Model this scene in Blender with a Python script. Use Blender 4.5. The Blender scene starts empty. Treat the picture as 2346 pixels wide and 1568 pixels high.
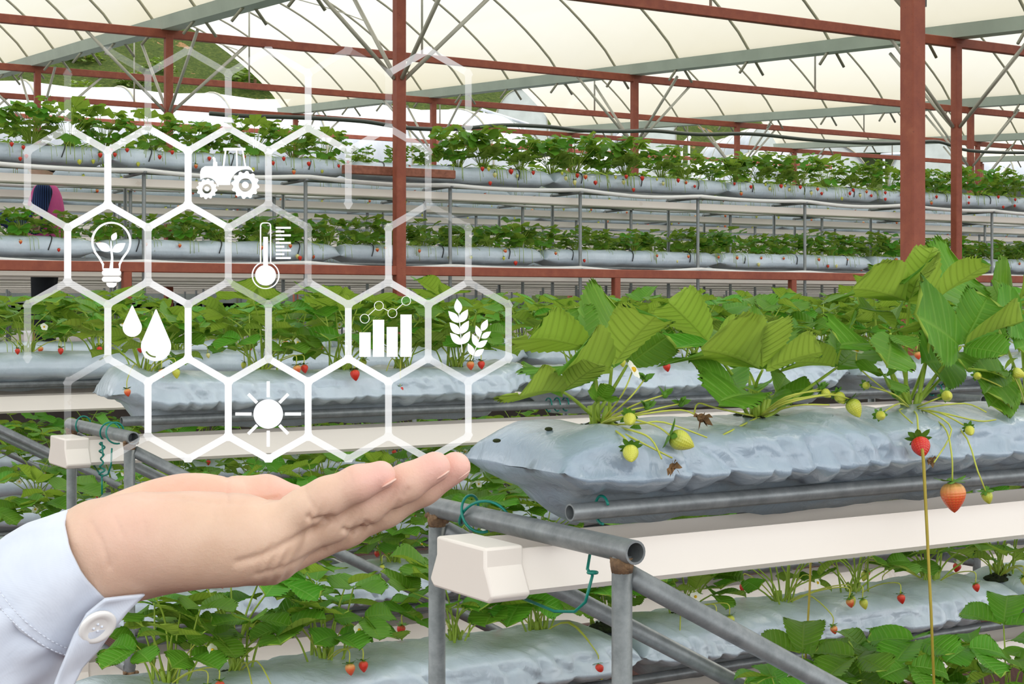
import bpy, math, random
import numpy as np
from mathutils import Vector, Matrix, noise as mnoise

scn = bpy.context.scene
COL = scn.collection
R = math.radians
CAM_H = 1.40                     # eye height above the floor, metres
FPX = 3557.0                     # focal length in pixels of the 2346 px wide frame
HORIZON = 705.0
YAW = R(31.5)

# ------------------------------------------------------------------ camera
cam_data = bpy.data.cameras.new('camera'); cam = bpy.data.objects.new('camera', cam_data); COL.objects.link(cam)
cam.location = (0, 0, CAM_H); cam.rotation_euler = (R(90), 0, -YAW)
cam_data.sensor_width = 36.0; cam_data.lens = 36.0 * FPX / 2346.0
cam_data.shift_y = -(784.0 - HORIZON) / 2346.0
cam_data.clip_start = 0.05; cam_data.clip_end = 600
scn.camera = cam

# ------------------------------------------------------------------ world: bright overcast sky
world = bpy.data.worlds.new('sky'); scn.world = world; world.use_nodes = True
wn = world.node_tree.nodes; wl = world.node_tree.links
bg = wn['Background']
g_ = wn.new('ShaderNodeTexCoord'); sx_ = wn.new('ShaderNodeSeparateXYZ'); rp_ = wn.new('ShaderNodeValToRGB')
wl.new(g_.outputs['Generated'], sx_.inputs[0]); wl.new(sx_.outputs[2], rp_.inputs[0]); wl.new(rp_.outputs[0], bg.inputs[0])
mr_ = wn.new('ShaderNodeMapRange'); wl.new(sx_.outputs[2], mr_.inputs[0]); mr_.inputs[1].default_value = -1; wl.new(mr_.outputs[0], rp_.inputs[0])
for k_, (p_, v_) in enumerate(((0.0, 0.10), (0.495, 0.16), (0.505, 0.98), (0.66, 0.86), (1.0, 0.66))):   # bright haze low down, duller overhead, dark ground
    e_ = rp_.color_ramp.elements[k_] if k_ < 2 else rp_.color_ramp.elements.new(p_)
    e_.position = p_; e_.color = (v_ * 0.97, v_ * 0.985, v_, 1)
bg.inputs[1].default_value = 1.75

# warm hazy sun, high beyond the right-hand bays
sun_d = bpy.data.lights.new('sun', 'SUN'); sun_d.energy = 2.4; sun_d.angle = R(25); sun_d.color = (1.0, 0.90, 0.74)
sun = bpy.data.objects.new('sun', sun_d); COL.objects.link(sun)
sun.rotation_euler = Vector((-0.62, -0.16, -0.77)).to_track_quat('-Z', 'Y').to_euler()

scn.view_settings.view_transform = 'Standard'; scn.view_settings.look = 'None'
scn.view_settings.gamma = 1.0; scn.view_settings.use_curve_mapping = False
scn.view_settings.exposure = 0.68

# ------------------------------------------------------------------ picture <-> place helpers
CS, SN = math.cos(YAW), math.sin(YAW)
RIGHT = Vector((CS, -SN, 0)); FWD = Vector((SN, CS, 0)); UP = Vector((0, 0, 1))
def P(px, py, depth):
    """World point at a depth (m along the optical axis) seen at a picture position."""
    return Vector((0, 0, CAM_H)) + FWD * depth + RIGHT * ((px - 1173) / FPX * depth) + UP * ((HORIZON - py) / FPX * depth)
def U_at(px, V):
    """Position along a row at distance V that is seen at picture column px."""
    r = (px - 1173) / FPX
    return V * (SN + CS * r) / (CS - SN * r)
def px_of(x, y):
    d = x * SN + y * CS
    return 1173 + FPX * (x * CS - y * SN) / d

ORD = ['first', 'second', 'third', 'fourth', 'fifth', 'sixth', 'seventh', 'eighth', 'ninth', 'tenth', 'eleventh', 'twelfth',
       'thirteenth', 'fourteenth', 'fifteenth', 'sixteenth', 'seventeenth', 'eighteenth', 'nineteenth', 'twentieth']
def nth(k):
    if k < 20: return ORD[k]
    tens = {2: 'twenty', 3: 'thirty', 4: 'forty', 5: 'fifty', 6: 'sixty', 7: 'seventy', 8: 'eighty', 9: 'ninety'}[(k + 1) // 10]
    d = (k + 1) % 10
    return (tens + '-' + ORD[d - 1]) if d else tens[:-1] + 'ieth'

# ------------------------------------------------------------------ mesh builder
class MB:
    def __init__(self): self.v = []; self.f = []; self.m = []; self.uv = {}; self.flat = set()
    def add(self, verts, faces, mat=0, uvs=None):
        b = len(self.v); self.v.extend([tuple(p) for p in verts])
        if uvs is not None:
            for i, q in enumerate(uvs): self.uv[b + i] = q
        for f in faces: self.f.append(tuple(b + i for i in f)); self.m.append(mat)
        return b
    def box(self, c, s, mat=0, rot=None):
        hx, hy, hz = s[0] / 2, s[1] / 2, s[2] / 2; b = min(hx, hy, hz) * 0.16
        vs = []; 
        # chamfered box: every corner gets three points
        for sx in (-1, 1):
            for sy in (-1, 1):
                for sz in (-1, 1):
                    vs += [(sx * (hx - b), sy * (hy - b), sz * hz), (sx * (hx - b), sy * hy, sz * (hz - b)), (sx * hx, sy * (hy - b), sz * (hz - b))]
        idx = lambda sx, sy, sz, k: ((0 if sx < 0 else 1) * 4 + (0 if sy < 0 else 1) * 2 + (0 if sz < 0 else 1)) * 3 + k
        fs = []
        for s_ in (-1, 1):
            q = [(-1, -1), (1, -1), (1, 1), (-1, 1)]
            if s_ < 0: q = q[::-1]
            fs.append([idx(a, b_, s_, 0) for a, b_ in q])
            fs.append([idx(b_, s_, a, 1) for a, b_ in q])
            fs.append([idx(s_, a, b_, 2) for a, b_ in q])
        for a in (-1, 1):
            for c_ in (-1, 1):
                fs.append([idx(-1, a, c_, 0), idx(1, a, c_, 0), idx(1, a, c_, 1), idx(-1, a, c_, 1)])
                fs.append([idx(a, -1, c_, 0), idx(a, 1, c_, 0), idx(a, 1, c_, 2), idx(a, -1, c_, 2)])
                fs.append([idx(a, c_, -1, 1), idx(a, c_, 1, 1), idx(a, c_, 1, 2), idx(a, c_, -1, 2)])
                for d in (-1, 1): fs.append([idx(a, c_, d, 0), idx(a, c_, d, 1), idx(a, c_, d, 2)])
        M = rot if rot is not None else Matrix.Identity(3); c = Vector(c)
        self.add([c + M @ Vector(p) for p in vs], fs, mat); return self
    def bar(self, a, b, w, h, mat=0):
        """Rectangular bar from a to b, w across (horizontal), h the other way."""
        a, b = Vector(a), Vector(b); d = (b - a); L = d.length; d.normalize()
        up = Vector((0, 0, 1)) if abs(d.z) < 0.95 else Vector((0, 1, 0))
        s = d.cross(up).normalized(); t = s.cross(d).normalized()
        M = Matrix((d, s, t)).transposed()
        return self.box((a + b) / 2, (L, w, h), mat, M)
    def tube(self, pts, r, n=10, mat=0, caps=True, hollow=False):
        pts = [Vector(p) for p in pts]; rr = r if isinstance(r, (list, tuple)) else [r] * len(pts)
        T = []
        for i in range(len(pts)):
            d = pts[min(i + 1, len(pts) - 1)] - pts[max(i - 1, 0)]
            T.append(d.normalized() if d.length > 1e-9 else Vector((0, 0, 1)))
        ref = Vector((0, 0, 1)) if abs(T[0].z) < 0.9 else Vector((1, 0, 0))
        s = T[0].cross(ref).normalized(); vs = []
        for i, p in enumerate(pts):
            s = (s - T[i] * s.dot(T[i]))
            s = s.normalized() if s.length > 1e-6 else T[i].orthogonal().normalized()
            t = T[i].cross(s)
            for k in range(n):
                a = 2 * math.pi * k / n; vs.append(p + (s * math.cos(a) + t * math.sin(a)) * rr[i])
        fs = []
        for i in range(len(pts) - 1):
            for k in range(n):
                k2 = (k + 1) % n; fs.append((i * n + k, i * n + k2, (i + 1) * n + k2, (i + 1) * n + k))
        if hollow:
            for e, i in ((0, 0), (1, len(pts) - 1)):
                d = T[i] * (0.05 if e == 0 else -0.05); b0 = len(vs)
                for k in range(n): vs.append(pts[i] + (vs[i * n + k] - pts[i]) * 0.8)
                for k in range(n): vs.append(pts[i] + (vs[i * n + k] - pts[i]) * 0.8 + d)
                for k in range(n):
                    k2 = (k + 1) % n
                    q1 = (i * n + k, b0 + k, b0 + k2, i * n + k2); q2 = (b0 + k, b0 + n + k, b0 + n + k2, b0 + k2)
                    fs += [q1, q2] if e == 0 else [q1[::-1], q2[::-1]]
                fs.append(tuple(b0 + n + k for k in range(n)))
        elif caps:
            fs.append(tuple(range(n))[::-1]); fs.append(tuple((len(pts) - 1) * n + k for k in range(n)))
        self.add(vs, fs, mat); return self
    def sweep_x(self, prof, x0, x1, mat=0, closed=True, ends=True):
        """Extrude a (y, z) profile along x."""
        n = len(prof); vs = [(x0, y, z) for y, z in prof] + [(x1, y, z) for y, z in prof]
        fs = [(k, (k + 1) % n, n + (k + 1) % n, n + k) for k in range(n if closed else n - 1)]
        if ends and closed: fs += [tuple(range(n))[::-1], tuple(range(n, 2 * n))]
        self.add(vs, fs, mat); return self
    def sphere(self, c, r, n=10, m=7, mat=0):
        c = Vector(c); r = Vector(r) if isinstance(r, (tuple, list, Vector)) else Vector((r, r, r)); vs = [c + Vector((0, 0, r.z))]
        for j in range(1, m):
            th = math.pi * j / m
            for k in range(n):
                a = 2 * math.pi * k / n; vs.append(c + Vector((r.x * math.sin(th) * math.cos(a), r.y * math.sin(th) * math.sin(a), r.z * math.cos(th))))
        vs.append(c - Vector((0, 0, r.z))); fs = [(0, 1 + k, 1 + (k + 1) % n) for k in range(n)]
        for j in range(m - 2):
            for k in range(n): fs.append((1 + j * n + k, 1 + (j + 1) * n + k, 1 + (j + 1) * n + (k + 1) % n, 1 + j * n + (k + 1) % n))
        b = 1 + (m - 2) * n; fs += [(b + k, len(vs) - 1, b + (k + 1) % n) for k in range(n)]
        self.add(vs, fs, mat); return self
    def merge(self, o, M=None, mat=None):
        b = len(self.v)
        self.v += [tuple(M @ Vector(p)) for p in o.v] if M is not None else o.v
        self.f += [tuple(b + i for i in f) for f in o.f]; self.m += [mat] * len(o.f) if mat is not None else o.m
        for k, q in o.uv.items(): self.uv[b + k] = q
        return self
    def mesh(self, name, mats, smooth=True):
        me = bpy.data.meshes.new(name); me.from_pydata(self.v, [], self.f)
        for mt in (mats if isinstance(mats, (list, tuple)) else [mats]): me.materials.append(mt)
        me.polygons.foreach_set('material_index', self.m)
        if smooth is True: me.shade_smooth()
        elif smooth: 
            me.shade_smooth(); me.set_sharp_from_angle(angle=R(smooth))
        if self.uv:
            l = me.uv_layers.new(name='UVMap'); idx = np.empty(len(me.loops), dtype=np.int32); me.loops.foreach_get('vertex_index', idx)
            arr = np.zeros((len(self.v), 2), dtype=np.float32)
            for k, q in self.uv.items(): arr[k] = q
            l.data.foreach_set('uv', arr[idx].ravel())
        me.update(); return me
    def build(self, name, mats, parent=None, smooth=True, **kw):
        o = bpy.data.objects.new(name, self.mesh(name, mats, smooth)); COL.objects.link(o)
        if parent is not None: o.parent = parent
        return tag(o, **kw)

def tag(o, label=None, cat=None, group=None, kind=None):
    if label: o['label'] = label
    if cat: o['category'] = cat
    if group: o['group'] = group
    if kind: o['kind'] = kind
    return o
def empty(name, loc=(0, 0, 0), rz=0.0, **kw):
    o = bpy.data.objects.new(name, None); COL.objects.link(o); o.location = loc; o.rotation_euler = (0, 0, rz); o.empty_display_size = 0.05
    return tag(o, **kw)
KIDS = {}
def copy_tree(o, parent=None):
    c = o.copy(); COL.objects.link(c)
    if parent is not None: c.parent = parent
    for ch in list(o.children): copy_tree(ch, c)
    return c

# ------------------------------------------------------------------ materials
def srgb(r, g, b):
    f = lambda c: (c / 255 / 12.92) if c / 255 <= 0.04045 else ((c / 255 + 0.055) / 1.055) ** 2.4
    return (f(r), f(g), f(b), 1)
class NT:
    """Small node-tree helper."""
    def __init__(self, name):
        self.mat = bpy.data.materials.new(name); self.mat.use_nodes = True; self.t = self.mat.node_tree; self.n = self.t.nodes; self.l = self.t.links
        self.p = self.n['Principled BSDF']; self.out = self.n['Material Output']
    def node(self, kind, **kw):
        x = self.n.new(kind)
        for k, v in kw.items():
            if k in x.bl_rna.properties.keys(): setattr(x, k, v)
        return x
    def link(self, a, b): self.l.new(a, b)
    def coord(self, which='Object'): return self.node('ShaderNodeTexCoord').outputs[which]
    def mapping(self, src, scale):
        m = self.node('ShaderNodeMapping'); self.link(src, m.inputs[0]); m.inputs['Scale'].default_value = scale; return m.outputs[0]
    def noise(self, scale, detail=4, rough=0.55, src=None, dist=0.0):
        x = self.node('ShaderNodeTexNoise'); x.inputs['Scale'].default_value = scale; x.inputs['Detail'].default_value = detail
        x.inputs['Roughness'].default_value = rough; x.inputs['Distortion'].default_value = dist
        if src is not None: self.link(src, x.inputs['Vector'])
        return x.outputs['Fac']
    def ramp(self, fac, stops):
        x = self.node('ShaderNodeValToRGB'); e = x.color_ramp.elements
        while len(e) < len(stops): e.new(0.5)
        for k, (pos, c) in enumerate(stops): e[k].position = pos; e[k].color = c
        self.link(fac, x.inputs[0]); return x.outputs[0]
    def mix(self, fac, a, b, mode='MIX'):
        x = self.node('ShaderNodeMix', data_type='RGBA', blend_type=mode)
        for sock, v in ((x.inputs[0], fac), (x.inputs[6], a), (x.inputs[7], b)):
            if hasattr(v, 'links'): self.link(v, sock)
            else: sock.default_value = v
        return x.outputs[2]
    def math(self, op, a, b=0.0, c=0.0, clamp=False):
        x = self.node('ShaderNodeMath', operation=op); x.use_clamp = clamp
        for sock, v in zip(x.inputs, (a, b, c)):
            if hasattr(v, 'links'): self.link(v, sock)
            else: sock.default_value = v
        return x.outputs[0]
    def bump(self, h, strength, dist):
        x = self.node('ShaderNodeBump'); x.inputs['Strength'].default_value = strength; x.inputs['Distance'].default_value = dist
        self.link(h, x.inputs['Height']); self.link(x.outputs[0], self.p.inputs['Normal']); return x.outputs[0]
    def set(self, color=None, rough=None, metal=None, spec=None):
        for k, v in (('Base Color', color), ('Roughness', rough), ('Metallic', metal), ('Specular IOR Level', spec)):
            if v is None: continue
            if hasattr(v, 'links'): self.link(v, self.p.inputs[k])
            else: self.p.inputs[k].default_value = v
        return self
def simple(name, col, rough=0.5, metal=0.0, spec=0.5, var=0.12, scale=18, bump=0.0):
    t = NT(name); n = t.noise(scale, 5, 0.6, t.coord())
    lo = tuple(c * (1 - var) for c in col[:3]) + (1,); hi = tuple(min(1, c * (1 + var)) for c in col[:3]) + (1,)
    t.set(t.ramp(n, [(0.3, lo), (0.7, hi)]), rough, metal, spec)
    if bump: t.bump(n, bump, 0.004)
    return t.mat

M = {}
# galvanised pipe: grey with long streaks and dull blotches
t = NT('galvanised_steel'); c = t.coord()
n1 = t.noise(30, 6, 0.7, c); n2 = t.noise(7, 4, 0.6, c)
t.set(t.mix(t.math('MULTIPLY', n2, 0.6), t.ramp(n1, [(0.3, srgb(116, 122, 124)), (0.75, srgb(164, 169, 170))]), srgb(92, 96, 97)), 0.40, 0.35, 0.5)
t.bump(n1, 0.08, 0.002); M['steel'] = t.mat
t = NT('rusty_weld'); n1 = t.noise(60, 6, 0.7, t.coord())
t.set(t.ramp(n1, [(0.25, srgb(60, 50, 42)), (0.5, srgb(124, 98, 72)), (0.75, srgb(180, 150, 112))]), 0.85, 0.1); t.bump(n1, 0.8, 0.004); M['weld'] = t.mat
M['steel_far'] = simple('dull_steel', srgb(140, 145, 145), 0.5, 0.35)
# red oxide painted steel
t = NT('red_oxide_paint'); n1 = t.noise(14, 6, 0.6, t.coord()); n2 = t.noise(160, 3, 0.6, t.coord())
col = t.ramp(n1, [(0.25, srgb(134, 64, 46)), (0.6, srgb(154, 80, 56)), (0.85, srgb(168, 98, 70))])
t.set(t.mix(t.math('GREATER_THAN', n2, 0.68), col, srgb(100, 52, 46)), 0.6); t.bump(n2, 0.1, 0.002); M['red'] = t.mat
M['pvc'] = simple('white_pvc', srgb(240, 233, 224), 0.38, 0, 0.5, 0.03, 8)
t = NT('trough_pvc'); c = t.coord(); n1 = t.noise(5, 6, 0.7, c); sx = t.node('ShaderNodeSeparateXYZ'); t.link(c, sx.inputs[0])
t.set(t.mix(t.math('MULTIPLY', t.math('GREATER_THAN', n1, 0.66), 0.18), srgb(240, 232, 222), srgb(186, 160, 128)), 0.36); M['trough'] = t.mat
M['pipe_white'] = simple('white_pipe', srgb(232, 232, 228), 0.4, 0, 0.5, 0.05, 6)
M['wire'] = simple('green_wire', srgb(10, 128, 112), 0.35, 0, 0.5, 0.15, 30)
M['black'] = simple('black_rubber', srgb(38, 42, 42), 0.45, 0, 0.5, 0.2, 14)
M['hose'] = simple('dark_hose', srgb(58, 66, 56), 0.4, 0, 0.6, 0.15, 3)
M['gutter'] = simple('green_grey_gutter', srgb(176, 188, 172), 0.5, 0.1, 0.4, 0.1, 2)
M['hoop'] = simple('hoop_pipe', srgb(158, 156, 136), 0.5, 0.1, 0.4, 0.1, 5)
M['brace'] = simple('brace_pipe', srgb(186, 184, 168), 0.5, 0.1, 0.4, 0.12, 5)
# silver-blue grow bag film
def bag_film(name, lo, mid, hi):
    t = NT(name); c = t.coord(); n1 = t.noise(7, 5, 0.6, c, 0.6); n2 = t.noise(26, 4, 0.6, t.mapping(c, (1, 1.0, 0.4)), 1.2)
    oi = t.node('ShaderNodeObjectInfo').outputs['Random']; base = t.ramp(n1, [(0.2, lo), (0.55, mid), (0.85, hi)])
    hsv = t.node('ShaderNodeHueSaturation'); t.link(base, hsv.inputs['Color']); t.link(t.math('MULTIPLY_ADD', oi, 0.14, 0.93), hsv.inputs['Value'])
    t.set(hsv.outputs[0], 0.24, 0.0, 0.75); t.bump(n2, 0.25, 0.012); return t.mat
M['bag'] = bag_film('grow_bag_film', srgb(138, 156, 172), srgb(159, 176, 190), srgb(177, 191, 203))
M['bag_light'] = bag_film('pale_grow_bag_film', srgb(176, 191, 204), srgb(192, 206, 217), srgb(206, 217, 226))  # paler film colour for all bags except the nearest upper row
t = NT('soil_and_moss'); n1 = t.noise(70, 6, 0.7, t.coord())
t.set(t.ramp(n1, [(0.3, srgb(20, 18, 14)), (0.52, srgb(40, 48, 22)), (0.75, srgb(78, 98, 36))]), 0.95); t.bump(n1, 1.0, 0.01); M['soil'] = t.mat
M['strawf'] = simple('straw', srgb(120, 92, 66), 0.8, 0, 0.3, 0.3, 40)

# greenhouse film: milky, lets light through
t = NT('milky_film'); c = t.coord(); n1 = t.noise(0.6, 4, 0.6, t.mapping(c, (1, 0.35, 1))); n2 = t.noise(2.5, 5, 0.6, c)
sx = t.node('ShaderNodeSeparateXYZ'); t.link(c, sx.inputs[0])
uvs = t.node('ShaderNodeSeparateXYZ'); t.link(t.coord('UV'), uvs.inputs[0])
edge = t.math('MULTIPLY', t.math('POWER', t.math('ABSOLUTE', t.math('MULTIPLY_ADD', uvs.outputs[0], 2.0, -1.0)), 3.0), t.math('MULTIPLY_ADD', n1, 0.9, 0.35), clamp=True)
fcol = t.mix(edge, srgb(190, 193, 195), srgb(192, 189, 172))   # film colour turns yellower where it meets the gutters
tr = t.node('ShaderNodeBsdfTranslucent'); tp = t.node('ShaderNodeBsdfTransparent'); df = t.node('ShaderNodeBsdfDiffuse')
for x in (tr, df): t.link(fcol, x.inputs[0])
tp.inputs[0].default_value = (0.54, 0.55, 0.555, 1)
m1 = t.node('ShaderNodeMixShader'); m1.inputs[0].default_value = 0.16; t.link(tr.outputs[0], m1.inputs[1]); t.link(df.outputs[0], m1.inputs[2])
m2 = t.node('ShaderNodeMixShader'); m2.inputs[0].default_value = 0.22; t.link(m1.outputs[0], m2.inputs[1]); t.link(tp.outputs[0], m2.inputs[2])
t.link(m2.outputs[0], t.out.inputs[0]); M['film'] = t.mat
# ================================================================== the setting
Z = lambda h: h + CAM_H          # heights are noted relative to the eye
# ground: reddish netting laid between the racks
t = NT('brown_floor_netting'); c = t.coord()
w1 = t.node('ShaderNodeTexWave', wave_type='BANDS', bands_direction='DIAGONAL'); w1.inputs['Scale'].default_value = 26; t.link(c, w1.inputs[0])
w2 = t.node('ShaderNodeTexWave', wave_type='BANDS', bands_direction='X'); w2.inputs['Scale'].default_value = 26; t.link(c, w2.inputs[0])
n1 = t.noise(2, 5, 0.6, c)
t.set(t.mix(t.math('MULTIPLY', w1.outputs['Fac'], w2.outputs['Fac']), t.ramp(n1, [(0.3, srgb(62, 36, 32)), (0.7, srgb(100, 62, 54))]), srgb(132, 92, 84)), 0.85)
M['floor'] = t.mat
mb = MB(); mb.box((14, 3.4, -0.06), (44, 12.6, 0.12))
mb.build('floor', M['floor'], kind='structure', label='brown netted ground between the near planting racks', cat='floor')
M['concrete'] = simple('dusty_concrete', srgb(112, 108, 102), 0.9, 0, 0.3, 0.25, 3, 0.3)
mb = MB(); mb.box((14, 20.4, 0.45), (44, 21.4, 0.9))
mb.build('floor', M['concrete'], kind='structure', label='raised grey terrace floor under the tall racks at the back', cat='floor')

UC = [5.1 + 5.65 * i for i in range(-2, 5)]           # gutter lines
VC = [4.93 * (j + 1) for j in range(-1, 6)]           # column rows
HB = lambda v: 2.39 + 0.0608 * (v - 9.86)             # beam height, climbing with the hill
SIDE = {0: 'near', 1: 'second', 2: 'third'}

# columns
for i, u in enumerate(UC):
    for j, v in enumerate(VC):
        if v > 25: continue
        p = px_of(u, v) if (u * SN + v * CS) > 2 else 1e9
        if not (-120 < p < 2466): continue
        s = 0.075 if v > 5 else 0.082
        z0 = 0.0 if v < 9 else 0.9
        if 9 < v < 10: z0 = 0.0
        c = MB().box((u, v, (z0 + Z(HB(v))) / 2), (s, s, Z(HB(v)) - z0))
        big = {(2, 1): 'thick red-brown steel column rising behind the tallest strawberry plant at right',
               (2, 2): 'red-brown steel column just left of the middle of the tall racks',
               (3, 2): 'red-brown column just right of the thickest column',
               (2, 3): 'thin red-brown column with knee braces behind the racks at left, second from the left edge',
               (3, 3): 'thin red-brown column right of centre with braces near its foot',
               (2, 4): 'far red-brown column nearest the left edge',
               (3, 4): 'far short red-brown column just right of the middle column'}.get((i, j), 'far red-brown steel column, %s row of columns, %s gutter line' % (nth(j), nth(i)))
        o = c.build('steel_column', M['red'], smooth=30, kind='structure', label=big, cat='column', group='red-brown greenhouse columns')
        top = HB(v)
        # knee braces: along the beam and along the gutter
        hb = 0.76
        for dx, dy in ((1, 0), (-1, 0), (0, 1), (0, -1)):
            if v < 9 and (dx, dy) != (0, 1): continue
            if p < 0 and dx < 0: continue
            L = 0.82
            a = Vector((u + dx * 0.04, v + dy * 0.04, Z(top - hb))); b = Vector((u + dx * L, v + dy * L, Z(top + dy * 0.0608 * L - 0.03)))
            MB().tube([a, b], 0.016, 8).build('knee_brace', M['brace'], o)
# a plate with bolts high on the thickest column
MB().box((UC[2] + 0.043, VC[1] - 0.02, Z(1.36)), (0.012, 0.035, 0.06)).sphere((UC[2] + 0.052, VC[1] - 0.02, Z(1.37)), 0.008).build(
    'bolt_plate', M['steel_far'], kind='structure', label='small bolted plate on the thickest column near the top edge', cat='plate')
# tie beams along every column row
for j, v in enumerate(VC):
    if j == 0: continue
    h = HB(v); x0, x1 = UC[0], UC[-1]
    lab = ['', 'red-brown tie beam crossing the top right of the roof, closest to the viewer', 'red-brown tie beam from the top centre to the column right of the thickest column',
           'red-brown tie beam across the whole roof, passing the top of the second column from left', 'red-brown tie beam behind, one row farther back',
           'red-brown tie beam low over the tall racks, second from the back', 'farthest red-brown tie beam just above the back plants'][j]
    MB().bar((x0, v, Z(h)), (x1, v, Z(h)), 0.062, 0.085).build('tie_beam', M['red'], smooth=30, kind='structure', label=lab, cat='beam', group='red-brown tie beams')
# low red beam on short posts along the front of the terrace
o = MB().bar((-1, 9.86, Z(0.262)), (17, 9.86, Z(0.262)), 0.06, 0.066).build('front_beam', M['red'], smooth=30, kind='structure', label='long low red-brown beam along the foot of the tall racks', cat='beam')
for pxx in (290, 1411, 1815, 2380):
    u = U_at(pxx, 9.86); MB().box((u, 9.86, Z(-0.34)), (0.055, 0.055, 1.2)).build('post', M['red'], o, smooth=30)
u = U_at(936, 9.95)
MB().bar((u - 0.5, 9.99, Z(0.98)), (U_at(1040, 9.99), 9.99, Z(0.98)), 0.06, 0.062).build('stub_beam', simple('worn_red_beam', srgb(150, 96, 76), 0.7, 0, 0.4, 0.3, 30), smooth=30, kind='structure',
    label='short worn red-brown beam end sticking out right of the middle column', cat='beam')

# roof gutters, hoops and film
RISE = 1.5
def arch(u0, k): # k in 0..1 across a bay -> (u, rise)
    return u0 + 5.65 * k, RISE * (math.sin(math.pi * k) ** 0.82)
V0, V1 = -3.0, 25.2
g_lab = ['outermost left', 'left-hand', 'grey-green gutter crossing the top left corner', 'grey-green gutter running from the roof centre up to the right edge', 'grey-green gutter low at the right between far bays', 'farther right', 'farthest right']
for i, u in enumerate(UC):
    za, zb = Z(HB(V0) + 0.10), Z(HB(V1) + 0.10)
    prof = [(-0.11, 0.055), (-0.10, 0.055), (-0.075, -0.05), (0.075, -0.05), (0.10, 0.055), (0.11, 0.055), (0.085, -0.062), (-0.085, -0.062)]
    vs = [(u + a, V0, za + b) for a, b in prof] + [(u + a, V1, zb + b) for a, b in prof]; n = len(prof)
    m = MB(); m.add(vs, [(k, (k + 1) % n, n + (k + 1) % n, n + k) for k in range(n)] + [tuple(range(n)), tuple(range(n, 2 * n))[::-1]])
    lab = g_lab[i] if 'gutter' in g_lab[i] else g_lab[i] + ' grey-green roof gutter between plastic bays'
    m.build('roof_gutter', M['gutter'], smooth=30, kind='structure', label=lab, cat='roof gutter', group='roof gutters')
for b in range(len(UC) - 1):
    u0 = UC[b]; nseg, nv = 28, 40
    far = {0: 25.2, 1: 25.2, 2: 25.2, 3: 25.2, 4: 25.2, 5: 25.2}[b]
    m = MB(); vs = []; uvs = []
    for q in range(nv + 1):
        v = V0 + (far - V0) * q / nv
        for k in range(nseg + 1):
            x, r = arch(u0, k / nseg); uvs.append((k / nseg, q / nv)); vs.append((x, v, Z(HB(v) + 0.14) + r + 0.012 * math.sin(q * math.pi * 1.17) * math.sin(math.pi * k / nseg)))
    m.add(vs, [(q * (nseg + 1) + k, q * (nseg + 1) + k + 1, (q + 1) * (nseg + 1) + k + 1, (q + 1) * (nseg + 1) + k) for q in range(nv) for k in range(nseg)], 0, uvs)
    o = m.build('ceiling', M['film'], kind='structure', label='milky plastic roof arch, %s bay from the left' % nth(b), cat='roof', group='plastic roof bays')
    v = -1.95
    hoops = []
    while v < far + 0.1:
        pts = []
        for k in range(33):
            x, r = arch(u0, k / 32); pts.append((x, v, Z(HB(v) + 0.115) + r))
        # the pipe feet stick out below the gutters
        d0 = (Vector(pts[0]) - Vector(pts[1])).normalized(); d1 = (Vector(pts[-1]) - Vector(pts[-2])).normalized()
        pts = [Vector(pts[0]) + d0 * 0.26] + pts + [Vector(pts[-1]) + d1 * 0.26]
        hoops.append(pts); v += 1.22
    for pts in hoops:
        MB().tube(pts, 0.0145, 6).build('hoop', M['hoop'], o)
    # hangers from the crown down to each tie beam, and one bowed wind tie
    for j, v in enumerate(VC):
        if j == 0 or v > 25: continue
        x, r = arch(u0, 0.5)
        MB().tube([(x, v, Z(HB(v)) + 0.04), (x, v, Z(HB(v) + 0.12) + r)], 0.012, 6).build('hanger', M['brace'], o)
        pts = [(u0 + 5.65 * k, v + 0.05, Z(HB(v) + 0.75 + 0.55 * math.sin(math.pi * k))) for k in [0.18 + 0.64 * q / 10 for q in range(11)]]
        MB().tube(pts, 0.008, 5).build('wind_tie', M['brace'], o)
# ================================================================== racks, troughs, grow bags
rnd = random.Random(7)
def trough_profile(yc, zt, w0=0.125, w1=0.165, h=0.062):
    z = zt
    return [(yc - w0 / 2, z), (yc - w0 / 2, z - 0.022), (yc - w1 / 2, z - h + 0.008), (yc - w1 / 2 + 0.008, z - h), (yc + w1 / 2 - 0.008, z - h), (yc + w1 / 2, z - h + 0.008),
            (yc + w0 / 2, z - 0.022), (yc + w0 / 2, z), (yc + w0 / 2 - 0.004, z), (yc + w0 / 2 - 0.004, z - 0.022), (yc + w1 / 2 - 0.008, z - h + 0.006), (yc - w1 / 2 + 0.008, z - h + 0.006),
            (yc - w0 / 2 + 0.004, z - 0.022), (yc - w0 / 2 + 0.004, z)]
def make_trough(yc, zt, x0, x1, label, group, cap=True, h=0.062, w0=0.125, w1=0.165):
    o = MB().sweep_x(trough_profile(yc, zt, w0, w1, h), x0, x1).build('gutter_trough', M['trough'], smooth=35, label=label, cat='trough', group=group)
    if cap:
        e = 0.006; zt2 = zt + 0.006; hh = h + 0.012
        pr = [(yc - w0 / 2 - e, zt2), (yc - w0 / 2 - e, zt2 - 0.026), (yc - w1 / 2 - e, zt2 - hh + 0.01), (yc - w1 / 2 + 0.006, zt2 - hh), (yc + w1 / 2 - 0.006, zt2 - hh),
              (yc + w1 / 2 + e, zt2 - hh + 0.01), (yc + w0 / 2 + e, zt2 - 0.026), (yc + w0 / 2 + e, zt2)]
        c = MB().sweep_x(pr, x0 - 0.012, x0 + 0.05).build('end_cap', M['trough'], o, smooth=25)
        bv = c.modifiers.new('bevel', 'BEVEL'); bv.width = 0.004; bv.segments = 2; bv.limit_method = 'ANGLE'
    return o

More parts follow.
